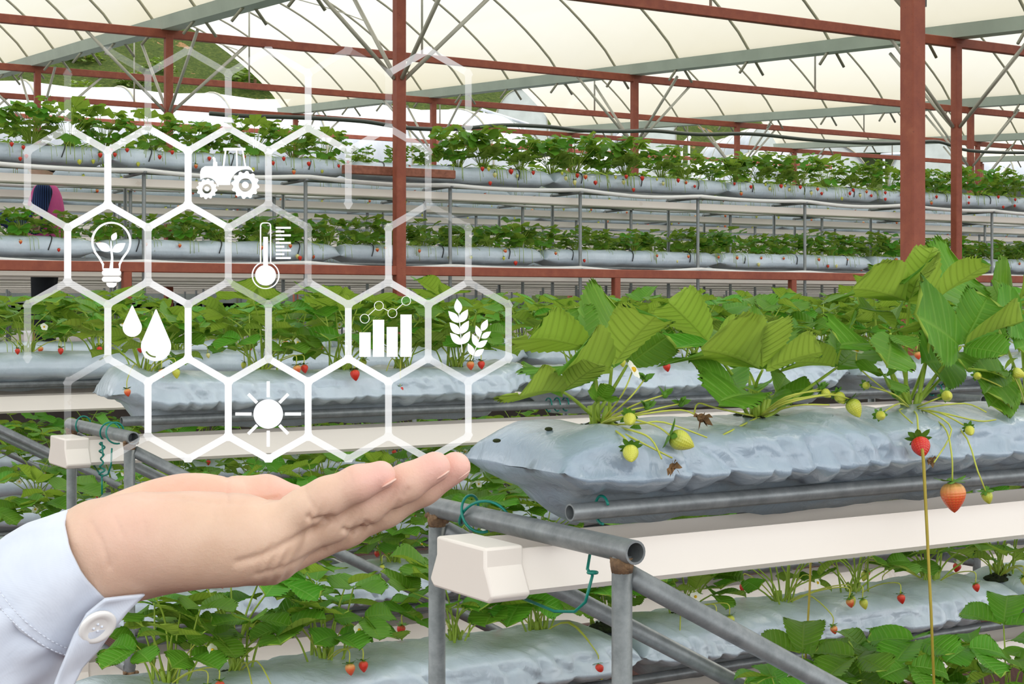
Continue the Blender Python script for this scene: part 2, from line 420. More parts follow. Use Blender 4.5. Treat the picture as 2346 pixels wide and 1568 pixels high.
def make_bag(x0, x1, yc, zb, w=0.315, h=0.105, sag=0.055, seed=0, hi=True, crumple0=False, crumple1=False, slant=0.13, bars=()):
    """Pillow of film lying on two rails: belly sags between them, ends pinch into a flat weld, long weld along each side."""
    L = x1 - x0; nu = max(24, int(L * (95 if hi else 26))); nc = 44 if hi else 20
    vs = []; off = Vector((seed * 3.7, seed * 1.3, 0)); zm = 0.046
    for i in range(nu + 1):
        s = i / nu; s = s + 0.06 * math.sin(2 * math.pi * s) * -0.5; x = x0 + L * s; d = min(s, 1 - s) * L
        rnd_ = lambda q: math.sqrt(max(0.0, 1 - (1 - min(1.0, q)) ** 2))
        pt = 0.02 + 0.98 * rnd_(d / 0.085); pb = 0.02 + 0.98 * min(1, d / slant) ** 0.65
        wid = 0.88 + 0.12 * min(1, d / 0.1)
        for k in range(nc):
            a = 2 * math.pi * (k + 0.5) / nc; ca, sa = math.cos(a), math.sin(a)
            y = math.copysign(abs(ca) ** 0.62, ca) * w / 2 * wid; zt = math.copysign(abs(sa) ** 0.72, sa); q = y / (w / 2)
            if zt >= 0: z = zm + zt * (h - zm) * pt * (1 - 0.10 * q * q)
            else: z = zm + zt * zm * pb - sag * min([min(1, max(0, (d - 0.05) / 0.07))] + [min(1, max(0.15, (abs(x - b_) - 0.02) / 0.10)) for b_ in bars]) * max(0, 1 - (q / 0.5) ** 2) * (-zt)
            p = Vector((x, y, z)); pin = pt if zt >= 0 else pb
            if hi:
                # soft lumps, then tight pleats running up from the side weld
                f = mnoise.noise(Vector((x * 5, y * 9, z * 6)) + off) * 0.012 + mnoise.noise(Vector((x * 16, y * 14, z * 9)) + off) * 0.006
                side = abs(ca) ** 1.2; n_ = mnoise.noise(Vector((x * 22 + z * 9, seed, 1.5 * z * 10))); pl = max(0, 1 - abs(n_) * 3.2)
                f += side * (1.0 if sa < .45 else .3) * -0.019 * pl
                f += 0.004 * mnoise.noise(Vector((x * 40 + y * 12, y * 8, seed))) * (0.3 + side)
                f *= 0.2 + 0.8 * pin
                if d < .12: f += (1 - d / .12) * mnoise.noise(Vector((3.0, y * 30, 2 + seed))) * 0.006 * (0.2 + pin)
            else:
                f = (mnoise.noise(Vector((x * 5, y * 9, z * 6)) + off) * 0.012 + mnoise.noise(Vector((x * 22, y * 5, z * 5)) + off) * 0.006) * pin
            p += Vector((0, ca * 0.8, sa)) * f
            if -0.36 < sa < -0.12 and hi: p.y += math.copysign(0.008, ca); p.z += 0.002
            # the loose end of a tied bag folds up and over
            for flag, dd in ((crumple0, x - x0), (crumple1, x1 - x)):
                if flag and dd < 0.13:
                    tt = 1 - dd / 0.13; p.y = p.y * (1 - 0.4 * tt); p.z += 0.03 * tt * math.sin(tt * 3) + 0.012 * tt * mnoise.noise(Vector((y * 60, tt * 4, seed)))
            vs.append((p.x, yc + p.y, zb + p.z))
    fs = [(i * nc + k, i * nc + (k + 1) % nc, (i + 1) * nc + (k + 1) % nc, (i + 1) * nc + k) for i in range(nu) for k in range(nc)]
    for e in (0, nu * nc):
        for k in range(nc // 2 - 1):
            q = (e + k, e + nc - 1 - k, e + nc - 2 - k, e + k + 1); fs.append(q if e == 0 else q[::-1])
    m = MB(); m.add(vs, fs); return m

U0 = 1.177
FRAMES = [1.177, 4.13, 7.08, 10.03]
UPPER_H, LOWER_H = -0.315, -0.873        # crossbar centres
ROWS = [1.897, 2.93, 3.947, 4.98, 5.997, 7.03, 8.05]
TALL = {0, 2, 4, 6}
row_word = {0: 'nearest rack', 1: 'first low rack', 2: 'second tall rack', 3: 'second low rack', 4: 'third tall rack', 5: 'third low rack', 6: 'fourth tall rack'}
def helix(a, b, r, turns, n=60):
    a, b = Vector(a), Vector(b); d = (b - a).normalized(); s = d.orthogonal().normalized(); t = d.cross(s); out = []
    for i in range(n + 1):
        q = i / n; an = 2 * math.pi * turns * q; out.append(a.lerp(b, q) + (s * math.cos(an) + t * math.sin(an)) * r * (0.7 + 0.3 * math.sin(q * 9)))
    return out
def loop_pts(x, yc, zc, ry, rz, a0=0, a1=360, n=26, skew=0.0, wob=0.0):
    out = []
    for i in range(n + 1):
        a = R(a0 + (a1 - a0) * i / n); out.append((x + skew * math.sin(a) + wob * math.sin(3 * a), yc + ry * math.cos(a), zc + rz * math.sin(a)))
    return out

BAGSPANS = {}
XS = {1: -0.30}
def build_rack(r):
    U0 = 1.177 + XS.get(r, 0)
    yc = ROWS[r]; tall = r in TALL; ya, yb = yc - 0.25, yc + 0.25
    umax = min(yc * 1.19 + 0.8, 10.0); frames = [f + XS.get(r, 0) for f in FRAMES if f < umax + 0.5]
    if r == 0: frames = [1.177]
    if r == 3: umax = 4.45; frames = [1.177, 4.13]
    x1 = umax + 0.4
    rack = empty('pipe_rack', (0, 0, 0), label='grey steel pipe frame of the ' + row_word[r], cat='rack', group='pipe racks')
    hi = r <= 2
    tiers = [UPPER_H, LOWER_H] if tall else [LOWER_H]
    n = 20 if hi else 8
    for fi, f in enumerate(frames):
        top = tiers[0]
        for y in (ya, yb): MB().tube([(f, y, 0), (f, y, Z(top) - 0.008)], 0.0135, n).build('post', M['steel'], rack)
        for tz in tiers:
            e = 0.03 if tz == tiers[0] else 0.0
            MB().tube([(f, ya - e, Z(tz)), (f, yb + e * .5, Z(tz))], 0.0158, n, hollow=hi).build('crossbar', M['steel'], rack, smooth=40)
            if hi and fi == 0:
                for y in (ya, yb):
                    w = MB(); rr = random.Random(r * 5 + (y > yc))
                    for q in range(9):
                        w.sphere((f + rr.uniform(-.014, .014), y + rr.uniform(-.016, .02), Z(tz) - 0.014 + rr.uniform(-.012, .004)), rr.uniform(.003, .007), 8, 6)
                    w.tube([(f, y, Z(tz) - 0.010), (f, y, Z(tz) - 0.022), (f, y, Z(tz) - 0.030)], [0.0160, 0.0152, 0.0137], 14); w.build('weld', M['weld'], rack)
    for tz in tiers:
        for dy in (-0.075, 0.105):
            MB().tube([(U0 + (0.035 if dy < 0 else 0.13), yc + dy, Z(tz) + 0.026), (x1, yc + dy, Z(tz) + 0.026)], 0.0125, n, hollow=hi).build('rail', M['steel'], rack, smooth=40)
    if tall:
        for y in (ya, yb):
            zt = Z(UPPER_H) - 0.035; d = Vector((1, 0, -0.535))
            MB().tube([Vector((U0 + 0.012, y, zt)), Vector((U0 + 0.012, y, zt)) + d * (zt / 0.535 - 0.02)], 0.0145, n).build('brace', M['steel'], rack)
    # troughs hung below each tier
    for tz in tiers:
        tier = '' if not tall else ('upper ' if tz == UPPER_H else 'lower ')
        zt = Z(tz) - 0.017; ycx = yc - 0.02
        make_trough(ycx, zt, U0 - 0.1, x1, 'white drain trough under the %sbags of the %s' % (tier, row_word[r]), 'white drain troughs', True)
    return rack
for r in range(7): build_rack(r)

# green wire ties
def wire(name_label, paths, r=0.0022):
    m = MB()
    for p in paths: m.tube(p, r, 7)
    return m.build('wire_tie', M['wire'], label=name_label, cat='wire', group='green wire ties')
z0 = Z(UPPER_H)
yc = ROWS[0]
wire('green wire looped over the left part of the nearest crossbar', [loop_pts(U0, yc + 0.105, z0 + 0.004, .0, .0, n=2)[:1] + [(U0 + 0.02 * math.cos(R(a)), yc + 0.135 + 0.0004 * (a - 180), z0 + 0.004 + 0.022 * math.sin(R(a))) for a in range(0, 361, 15)],
     [(U0 + 0.024 * math.cos(R(a)), yc + 0.128 - 0.0002 * (a - 180), z0 + 0.004 + 0.026 * math.sin(R(a))) for a in range(-40, 300, 15)]])
wire('green wire around the front rail and under the nearest trough', [
    [(U0 + .09, yc - 0.075 + 0.017 * math.cos(R(a)), z0 + 0.026 + 0.02 * math.sin(R(a))) for a in range(-100, 160, 15)],
    [(U0 + 0.015, yc - .155, z0 - 0.018), (U0 - .01, yc - .185, z0 - .034), (U0 - .012, yc - .20, z0 - .04), (U0 - .02, yc - .195, z0 - .075), (U0 - .02, yc - .17, z0 - .092), (U0 - .02, yc - .12, z0 - .1), (U0 - .02, yc - .04, z0 - .095)],
    [(U0 - .012 + .006 * math.cos(R(a)), yc - .20 + 0.006 * math.sin(R(a)), z0 - .036) for a in range(0, 361, 30)]])
yc = ROWS[2]
wire('green wire hooked over the far end of the second crossbar', [[(U0 + 0.02 * math.cos(R(a)), yc + 0.14, z0 + 0.004 + 0.024 * math.sin(R(a))) for a in range(-30, 230, 15)]])
wire('green wire with a curly tail hanging on the second crossbar', [
    [(U0 + 0.022 * math.cos(R(a)), yc - 0.11 + 0.00015 * a, z0 + 0.003 + 0.024 * math.sin(R(a))) for a in range(-60, 300, 15)],
    [(U0 + 0.025 * math.cos(R(a)), yc - 0.125 - 0.0001 * a, z0 + 0.003 + 0.026 * math.sin(R(a))) for a in range(-60, 300, 15)],
    helix((U0 - .03, yc - .125, z0 - .02), (U0 - .03, yc - .125, z0 - .105), 0.007, 4.5),
    [(U0 - .03, yc - .125, z0 - .1), (U0 - .03, yc - .126, z0 - .15)],
    [(U0 - .025, yc - .19, z0 - .03), (U0 - .03, yc - .2, z0 - .07), (U0 - .03, yc - .175, z0 - .095), (U0 - .03, yc - .125, z0 - .105), (U0 - .03, yc - .05, z0 - .082)],
    [(U0 - .03, yc - .125, z0 - .02), (U0 - .035, yc - .15, z0 - .05)]])
for r, u, w in ((2, 4.1, 'middle'), (2, 2.5, 'near')):
    yc = ROWS[r]
    wire('green wire on the front rail of the second tall rack, at its %s joint' % w, [
        [(u + 0.03 * q, yc - 0.075 + 0.018 * math.cos(R(a)), z0 + 0.026 + 0.02 * math.sin(R(a))) for a in range(-120, 200, 20)] for q in range(3)])

# grow bags
bag_group = 'silver-blue grow bags on the near racks'
def bag_label(r, tz, k):
    tier = '' if r not in TALL else ('upper ' if tz == UPPER_H else 'lower ')
    return ('silver-blue grow bag, %s from left, %stier, %s' if tier else 'silver-blue grow bag, %s from left%s, %s') % (nth(k), tier, row_word[r])
HOLES = []
for r in range(7):
    yc = ROWS[r]; umax = min(yc * 1.19 + 0.3, 9.6) if r != 3 else 3.7
    for tz in ([UPPER_H, LOWER_H] if r in TALL else [LOWER_H]):
        x = U0 + 0.015 + XS.get(r, 0); k = 0; L = 1.27
        if tz == LOWER_H: x -= 0.09
        while x < umax:
            m = make_bag(x - (.02 if r == 0 and k == 0 else 0), x + L - 0.01, yc + 0.02, Z(tz) + 0.040, seed=r * 10 + k + (5 if tz == LOWER_H else 0), hi=(r <= 2 and x < 5), bars=[f_ + XS.get(r, 0) for f_ in FRAMES], crumple0=(r == 2 and k == 0), crumple1=(r >= 2), slant=0.07 if r == 0 else 0.09)
            lab = bag_label(r, tz, k)
            if r == 0 and tz == UPPER_H and k == 0: lab = 'big silver-blue grow bag at right, its pinched end behind the fingertips'
            if r == 2 and tz == UPPER_H and k == 0: lab = 'silver-blue grow bag with a folded loose end, behind the sun icon'
            b = m.build('grow_bag', M['bag' if r == 0 and tz == UPPER_H else 'bag_light'], label=lab, cat='grow bag', group=bag_group)
            BAGSPANS.setdefault((r, tz), []).append((x, x + L, b)); x += L; k += 1
BAG_TOP = {UPPER_H: Z(UPPER_H) + 0.037 + 0.1, LOWER_H: Z(LOWER_H) + 0.037 + 0.1}

# ------------------------------------------------------------------ tall racks on the terrace
BACK = [10.32, 11.77, 13.22, 14.53, 16.12, 17.57, 19.02, 20.47, 21.92]
BT = [0.925, 0.318]                      # rail heights, upper and lower tier
fr0 = 3.32; fsp = 1.17
place_word = ['front', 'second', 'third', 'fourth', 'fifth', 'sixth', 'seventh', 'eighth', 'ninth']
for k, v in enumerate(BACK):
    ua, ub = v * 0.225 - 0.6, min(v * 1.19 + 0.5, 24)
    rack = empty('pipe_rack', (0, 0, 0), label='grey steel frame of the %s tall rack row at the back' % place_word[k], cat='rack', group='tall back racks')
    i = math.ceil((ua - fr0) / fsp)
    while fr0 + i * fsp < ub:
        u = fr0 + i * fsp + (0.37 * k) % 1.1; i += 1
        for y in (v - 0.2, v + 0.2) if k < 2 else (v - 0.2,):
            MB().tube([(u, y, 0.9), (u, y, Z(BT[0]) - 0.01)], 0.0135, 6).build('post', M['steel_far'], rack)
        if k < 3:
            for bz in BT: MB().tube([(u, v - 0.23, Z(bz) - 0.022), (u, v + 0.22, Z(bz) - 0.022)], 0.013, 6).build('crossbar', M['steel_far'], rack)
    for ti, bz in enumerate(BT):
        tw = ('upper', 'lower')[ti]
        if k < 6:
            for dy in (-0.1, 0.1): MB().tube([(ua, v + dy, Z(bz)), (ub, v + dy, Z(bz))], 0.012, 6).build('rail', M['steel_far'], rack)
        make_trough(v - 0.05, Z(bz) - 0.058, ua, ub, 'white drain trough below the %s tier of the %s back rack row' % (tw, place_word[k]), 'white troughs of the back racks', False, 0.06, 0.12, 0.14)
        # sagging white feed pipe
        pts = []
        x = ua
        ph = k * 1.3 + ti
        while x <= ub:
            pts.append((x, v - 0.215, Z(bz) - 0.006 - 0.022 * abs(math.sin((x - fr0) / fsp * math.pi + ph * 0)) + 0.006 * math.sin(x * 3.1 + ph))); x += 0.1
        if k < 4: MB().tube(pts, 0.0165, 8).build('feed_pipe', M['pipe_white'], label='white feed pipe sagging along the %s tier of the %s back rack row' % (tw, place_word[k]), cat='pipe', group='white feed pipes')
        L = 1.75; x = ua + rnd.uniform(-0.5, 0); q = 0
        while x < ub:
            m = make_bag(x, x + L - 0.005, v, Z(bz) + 0.012, w=0.30, h=0.135, sag=0.02, seed=k * 40 + q + ti * 17, hi=False)
            b = m.build('grow_bag', M['bag_light'], label='silver-blue grow bag, %s from left, %s tier, %s back rack row' % (nth(q), tw, place_word[k]), cat='grow bag', group='silver-blue grow bags at the back')
            if k < 1:   # thin black drip lines looped over the bag
                for s in range(3):
                    xx = x + (s + 0.4) * L / 3
                    MB().tube([(xx + 0.05 * math.sin(R(a)) , v - 0.16 * math.cos(R(a)) , Z(bz) + 0.055 + 0.1 * math.sin(R(a)) ** 0.8) for a in range(0, 91, 15)] + [(xx + .06, v - .0, Z(bz) + .16)], 0.004, 5).build('drip_line', M['black'], b)
            x += L; q += 1
# long wavy hose and its hangers above the tall racks
pts = []; x = 2.5
hose_px = [(480, 260), (560, 266), (700, 270), (830, 278), (930, 293), (1040, 296), (1150, 287), (1260, 291), (1330, 299), (1430, 301), (1500, 300), (1600, 308), (1720, 307), (1850, 320), (1980, 328), (2080, 328), (2150, 325), (2220, 345), (2346, 350), (2420, 345)]
for px, py in hose_px:
    V = 11.2; u = U_at(px, V); d = u * SN + V * CS; pts.append((u, V, Z((HORIZON - py) / FPX * d)))
def smooth_path(pts, n=6):
    out = []; P_ = [Vector(p) for p in pts]
    for i in range(len(P_) - 1):
        p0, p1, p2, p3 = P_[max(i - 1, 0)], P_[i], P_[i + 1], P_[min(i + 2, len(P_) - 1)]
        for k in range(n):
            t_ = k / n; out.append(0.5 * ((2 * p1) + (p2 - p0) * t_ + (2 * p0 - 5 * p1 + 4 * p2 - p3) * t_ * t_ + (3 * p1 - p0 - 3 * p2 + p3) * t_ ** 3))
    return out + [P_[-1]]
MB().tube(smooth_path(pts), 0.017, 8).build('water_hose', M['hose'], label='dark wavy water hose strung above the back racks', cat='hose')
# ================================================================== strawberry plants
# leaf: rich green above with paler veins, light yellow-green beneath, lets light through
def leaf_material(name, top, vein, under, trans):
    t = NT(name); uv = t.node('ShaderNodeTexCoord').outputs['UV']; sx = t.node('ShaderNodeSeparateXYZ'); t.link(uv, sx.inputs[0])
    s, w = sx.outputs[0], t.math('ABSOLUTE', t.math('SUBTRACT', sx.outputs[1], 0.5))
    side = t.math('POWER', t.math('ABSOLUTE', t.math('COSINE', t.math('MULTIPLY', s, 9 * math.pi))), 10.0)
    mid = t.math('SUBTRACT', 1.0, t.math('MULTIPLY', w, 26.0), clamp=True)
    veins = t.math('MAXIMUM', t.math('MULTIPLY', side, 0.55), mid)
    oi = t.node('ShaderNodeObjectInfo').outputs['Random']; n = t.noise(22, 5, 0.65, t.coord())
    hs = t.node('ShaderNodeHueSaturation'); t.link(t.math('MULTIPLY_ADD', oi, 0.035, 0.482), hs.inputs['Hue']); t.link(t.math('ADD', t.math('MULTIPLY_ADD', n, 0.5, 0.55), t.math('MULTIPLY', oi, 0.42)), hs.inputs['Value'])
    t.link(t.mix(t.math('MULTIPLY', veins, 0.55), top, vein), hs.inputs['Color'])
    geo = t.node('ShaderNodeNewGeometry').outputs['Backfacing']
    col = t.mix(geo, hs.outputs[0], t.mix(t.math('MULTIPLY', veins, 0.8), under, tuple(c * .55 for c in under[:3]) + (1,)))
    t.set(col, t.math('MULTIPLY_ADD', geo, 0.2, 0.5), 0.0, 0.28); t.p.inputs['Coat Weight'].default_value = 0.0
    t.bump(t.math('SUBTRACT', 0.0, veins), 0.5, 0.004)
    tr = t.node('ShaderNodeBsdfTranslucent'); tc = t.mix(0.5, col, (0.42, 0.66, 0.05, 1)); t.link(tc, tr.inputs[0])
    ms = t.node('ShaderNodeMixShader'); ms.inputs[0].default_value = trans
    t.link(t.p.outputs[0], ms.inputs[1]); t.link(tr.outputs[0], ms.inputs[2]); t.link(ms.outputs[0], t.out.inputs[0]); return t.mat
M['leaf'] = leaf_material('strawberry_leaf', srgb(84, 142, 34), srgb(142, 184, 78), srgb(156, 184, 72), 0.30)
M['leaf_far'] = leaf_material('strawberry_leaf_far', srgb(86, 144, 38), srgb(124, 170, 66), srgb(148, 178, 72), 0.30)
M['stem'] = simple('leaf_stalk', srgb(150, 176, 62), 0.5, 0, 0.4, 0.18, 20)
M['runner'] = simple('flower_stalk', srgb(186, 192, 78), 0.5, 0, 0.4, 0.15, 20)
M['runner_brown'] = simple('hanging_runner', srgb(168, 150, 52), 0.55, 0, 0.4, 0.2, 12)
M['calyx'] = simple('calyx_green', srgb(86, 132, 40), 0.55, 0, 0.3, 0.2, 40)
M['petal'] = simple('white_petal', srgb(250, 249, 240), 0.6, 0, 0.3, 0.02, 40)
M['pollen'] = simple('yellow_pollen', srgb(232, 190, 40), 0.7, 0, 0.3, 0.15, 200, 0.5)
M['dry'] = simple('withered_brown', srgb(120, 92, 62), 0.9, 0, 0.2, 0.4, 60, 0.6)
M['dry_leaf'] = simple('fading_leaf', srgb(150, 168, 92), 0.7, 0, 0.3, 0.2, 40)
def berry_material(name, stops, seed_col):
    t = NT(name); uv = t.node('ShaderNodeTexCoord').outputs['UV']; n = t.noise(12, 3, 0.6, t.coord())
    sx = t.node('ShaderNodeSeparateXYZ'); t.link(uv, sx.inputs[0])
    base = t.ramp(t.math('ADD', sx.outputs[1], t.math('MULTIPLY', t.math('SUBTRACT', n, 0.5), 0.25)), stops)
    # seeds set in a staggered lattice
    a = t.math('MULTIPLY', sx.outputs[0], 2 * math.pi * 9); b = t.math('MULTIPLY', sx.outputs[1], 2 * math.pi * 5.5)
    d = t.math('MULTIPLY', t.math('COSINE', t.math('ADD', a, b)), t.math('COSINE', t.math('SUBTRACT', a, b)))
    seed = t.math('GREATER_THAN', d, 0.86)
    t.set(t.mix(seed, base, seed_col), 0.35, 0.0, 0.5); t.bump(t.math('SUBTRACT', 0.0, d), 0.22, 0.002); return t.mat
M['ripe'] = berry_material('ripe_strawberry', [(0.0, srgb(196, 26, 24)), (0.75, srgb(214, 44, 32)), (1.0, srgb(226, 120, 80))], srgb(226, 150, 60))
M['half'] = berry_material('half_ripe_strawberry', [(0.0, srgb(206, 60, 40)), (0.5, srgb(226, 96, 54)), (1.0, srgb(226, 190, 110))], srgb(220, 170, 80))
M['green'] = berry_material('unripe_strawberry', [(0.0, srgb(206, 206, 70)), (0.6, srgb(200, 204, 78)), (1.0, srgb(170, 186, 66))], srgb(176, 166, 52))
M['pale'] = berry_material('pale_strawberry', [(0.0, srgb(222, 212, 110)), (0.6, srgb(226, 222, 150)), (1.0, srgb(214, 220, 150))], srgb(170, 140, 60))

def leaflet(L, W, teeth=9, rows=None, cols=3, fold=0.35, droop=0.25, pleat=0.0035, ob=0.62, rng=random):
    """Toothed obovate leaflet along +x from the origin, face up. Sides fold up along the midrib, veins press pleats into it."""
    rows = rows or teeth * 2; vs = []; uv = []
    wav = rng.uniform(0, 6)
    for i in range(rows + 1):
        s = i / rows
        prof = (math.sin(math.pi * min(1, s ** 0.80 * 0.5 / (ob ** 0.80))) if s < ob else math.cos(math.pi / 2 * ((s - ob) / (1 - ob)) ** 2.3))
        prof = max(0.0, prof) ** (0.62 if s < ob else 0.60)
        tooth = 1.0 - (0.075 if i % 2 else 0.0) * (1 if 0.10 < s < 1 else 0)
        for k in range(-cols, cols + 1):
            q = k / cols; aq = abs(q)
            edge = tooth if aq == 1 else 1.0
            y = q * W / 2 * prof * edge
            x = L * s * (edge if aq == 1 and s > .5 else 1) + aq ** 1.3 * L * 0.20 * math.sin(math.pi * s) ** 0.9
            z = fold * abs(y) - droop * L * (x / L) ** 2 * 0.55
            z += pleat * (0.25 + aq) * (0.2 if i % 2 else -0.2) * (L / 0.075) * math.sin(math.pi * s) * (1 if rows >= 12 else 0)
            z += 0.06 * L * aq * math.sin(wav + s * 5 + (1.3 if q > 0 else 0))
            vs.append((x, y, z)); uv.append((s, 0.5 + q * 0.5))
    n = 2 * cols + 1
    fs = [(i * n + k, (i + 1) * n + k, (i + 1) * n + k + 1, i * n + k + 1) for i in range(rows) for k in range(n - 1)]
    return vs, fs, uv

def blade(mb, base, out, up, size, rng, hi=2, spread=None, fold=None, droop=None, mat=0):
    """Three leaflets at the top of a stalk: the middle one points along OUT, the others to either side."""
    out = Vector(out).normalized(); up = Vector(up); up = (up - out * up.dot(out)).normalized(); sd = up.cross(out)
    F = Matrix((out, sd, up)).transposed()
    for k, a in enumerate((0, 1, -1)):
        an = a * (R(rng.uniform(62, 86)) if spread is None else R(spread)); L = size * (1.0 if a == 0 else 0.94) * rng.uniform(0.94, 1.06)
        te, co = ((12, 4), (10, 3), (6, 2))[2 - hi] if hi else (4, 1)
        vs, fs, uv = leaflet(L, L * rng.uniform(0.84, 0.98), te, None if hi else 5, co, rng.uniform(0.15, 0.45) if fold is None else fold, rng.uniform(0.1, 0.5) if droop is None else droop, 0.0032, 0.6, rng)
        rot = Matrix.Rotation(an, 3, 'Z') @ Matrix.Rotation(R(rng.uniform(-14, 4)), 3, 'Y') @ Matrix.Rotation(R(rng.uniform(-9, 9) + a * 14), 3, 'X')
        off = Vector((0.05 * size, 0, 0))
        P0 = [Vector(base) + F @ (rot @ (Vector(v) + off)) for v in vs]
        # faces are wound so that the upper side is the front
        mb.add(P0, fs, mat, uv)
def stalk(mb, pts, r0, r1, n=6, mat=1):
    pts = smooth_path(pts, 4) if len(pts) < 6 else pts
    mb.tube(pts, [r0 + (r1 - r0) * i / (len(pts) - 1) for i in range(len(pts))], n, mat)

def make_berry(kind, length, parent, loc, down=(0, 0, -1), hi=True, stalk_pts=None, name='strawberry', label=None, calyx=True):
    """Fruit with its own toothed green calyx, hanging along DOWN."""
    d = Vector(down).normalized(); s = d.orthogonal().normalized(); q = d.cross(s); F = Matrix((s, q, d)).transposed(); loc = Vector(loc)
    n, m = (20, 14) if hi else (8, 6); vs = []; uv = []
    fat = {'ripe': 0.40, 'half': 0.40, 'green': 0.37, 'pale': 0.37}[kind]
    for j in range(m + 1):
        v = j / m; z = length * (v ** 0.9); r = length * fat * (math.sin(math.pi * v ** 0.62) ** 0.75 if 0 < v < 1 else 0.0)
        for k in range(n + 1):
            a = 2 * math.pi * k / n; vs.append(loc + F @ Vector((r * math.cos(a), r * math.sin(a), z))); uv.append((k / n, 1 - v))
    fs = [(j * (n + 1) + k, (j + 1) * (n + 1) + k, (j + 1) * (n + 1) + k + 1, j * (n + 1) + k + 1) for j in range(m) for k in range(n)]
    mb = MB(); mb.add(vs, [f[::-1] for f in fs], 0, uv)
    o = mb.build(name, M[kind], parent, label=label)
    if calyx:
        c = MB(); rr = random.Random(int(abs(loc.x * 977 + loc.z * 331) * 1000))
        nl = 8 if hi else 5
        for k in range(nl):
            a = 2 * math.pi * k / nl + rr.uniform(-.2, .2); lift = rr.uniform(-0.35, 0.25); L = length * rr.uniform(0.5, 0.66); w = L * 0.24
            dr = Vector((math.cos(a), math.sin(a), 0)); si = Vector((-math.sin(a), math.cos(a), 0))
            pts = [(0.05, 0.5), (0.5, 1.0), (0.8, 0.7), (1, 0)]
            base = []
            for x, ww in pts:
                zz = -0.02 * length + (lift * x * x) * L + 0.02 * length
                base += [F @ (dr * L * x + si * w * ww + Vector((0, 0, zz))) + loc, F @ (dr * L * x + Vector((0, 0, zz - 0.12 * w))) + loc, F @ (dr * L * x - si * w * ww + Vector((0, 0, zz))) + loc]
            c.add(base, [(i * 3 + b, i * 3 + b + 1, (i + 1) * 3 + b + 1, (i + 1) * 3 + b) for i in range(3) for b in range(2)])
        c.build('calyx', M['calyx'], o)
    if stalk_pts:
        st = MB(); stalk(st, list(stalk_pts) + [loc], 0.0016, 0.0013, 6, 0); st.build('fruit_stalk', M['runner'], o)
    return o
def make_flower(parent, loc, face, size=0.024, stalk_pts=None, hi=True):
    d = Vector(face).normalized(); s = d.orthogonal().normalized(); q = d.cross(s); F = Matrix((s, q, d)).transposed(); loc = Vector(loc)
    m = MB()
    for k in range(5):
        a = 2 * math.pi * k / 5; dr = Vector((math.cos(a), math.sin(a), 0)); si = Vector((-math.sin(a), math.cos(a), 0)); L = size * 0.52; base = []
        for x, w in ((0.12, 0.12), (0.4, 0.42), (0.75, 0.48), (0.97, 0.25), (1.02, 0.0)):
            z = 0.10 * L * x
            base += [loc + F @ (dr * L * x + si * L * w + Vector((0, 0, z + 0.1 * L * w))), loc + F @ (dr * L * x + Vector((0, 0, z))), loc + F @ (dr * L * x - si * L * w + Vector((0, 0, z + 0.1 * L * w)))]
        m.add(base, [(i * 3 + b, i * 3 + b + 1, (i + 1) * 3 + b + 1, (i + 1) * 3 + b) for i in range(4) for b in range(2)])
    o = m.build('flower', M['petal'], parent)
    MB().sphere(loc + d * size * 0.04, size * 0.14, 10, 6).build('flower_centre', M['pollen'], o)
    if stalk_pts:
        st = MB(); stalk(st, list(stalk_pts) + [loc], 0.0014, 0.0011, 6, 0); st.build('flower_stalk', M['runner'], o)
    return o
def crown_mesh(rng, r=0.05):
    m = MB(); 
    m.sphere((0, 0, -0.004), (r, r * 0.8, 0.010), 14, 6, 0)
    for k in range(26): 
        a = rng.uniform(0, 6.28); d = rng.uniform(0, r * .75); m.sphere((d * math.cos(a), d * .8 * math.sin(a), 0.004), rng.uniform(.003, .008), 6, 4, 0)
    for k in range(7):
        a = rng.uniform(0, 6.28); m.tube([(0.006 * math.cos(a), 0.006 * math.sin(a), 0), (0.018 * math.cos(a), 0.018 * math.sin(a), 0.035)], [0.006, 0.003], 6, 1)
    return m

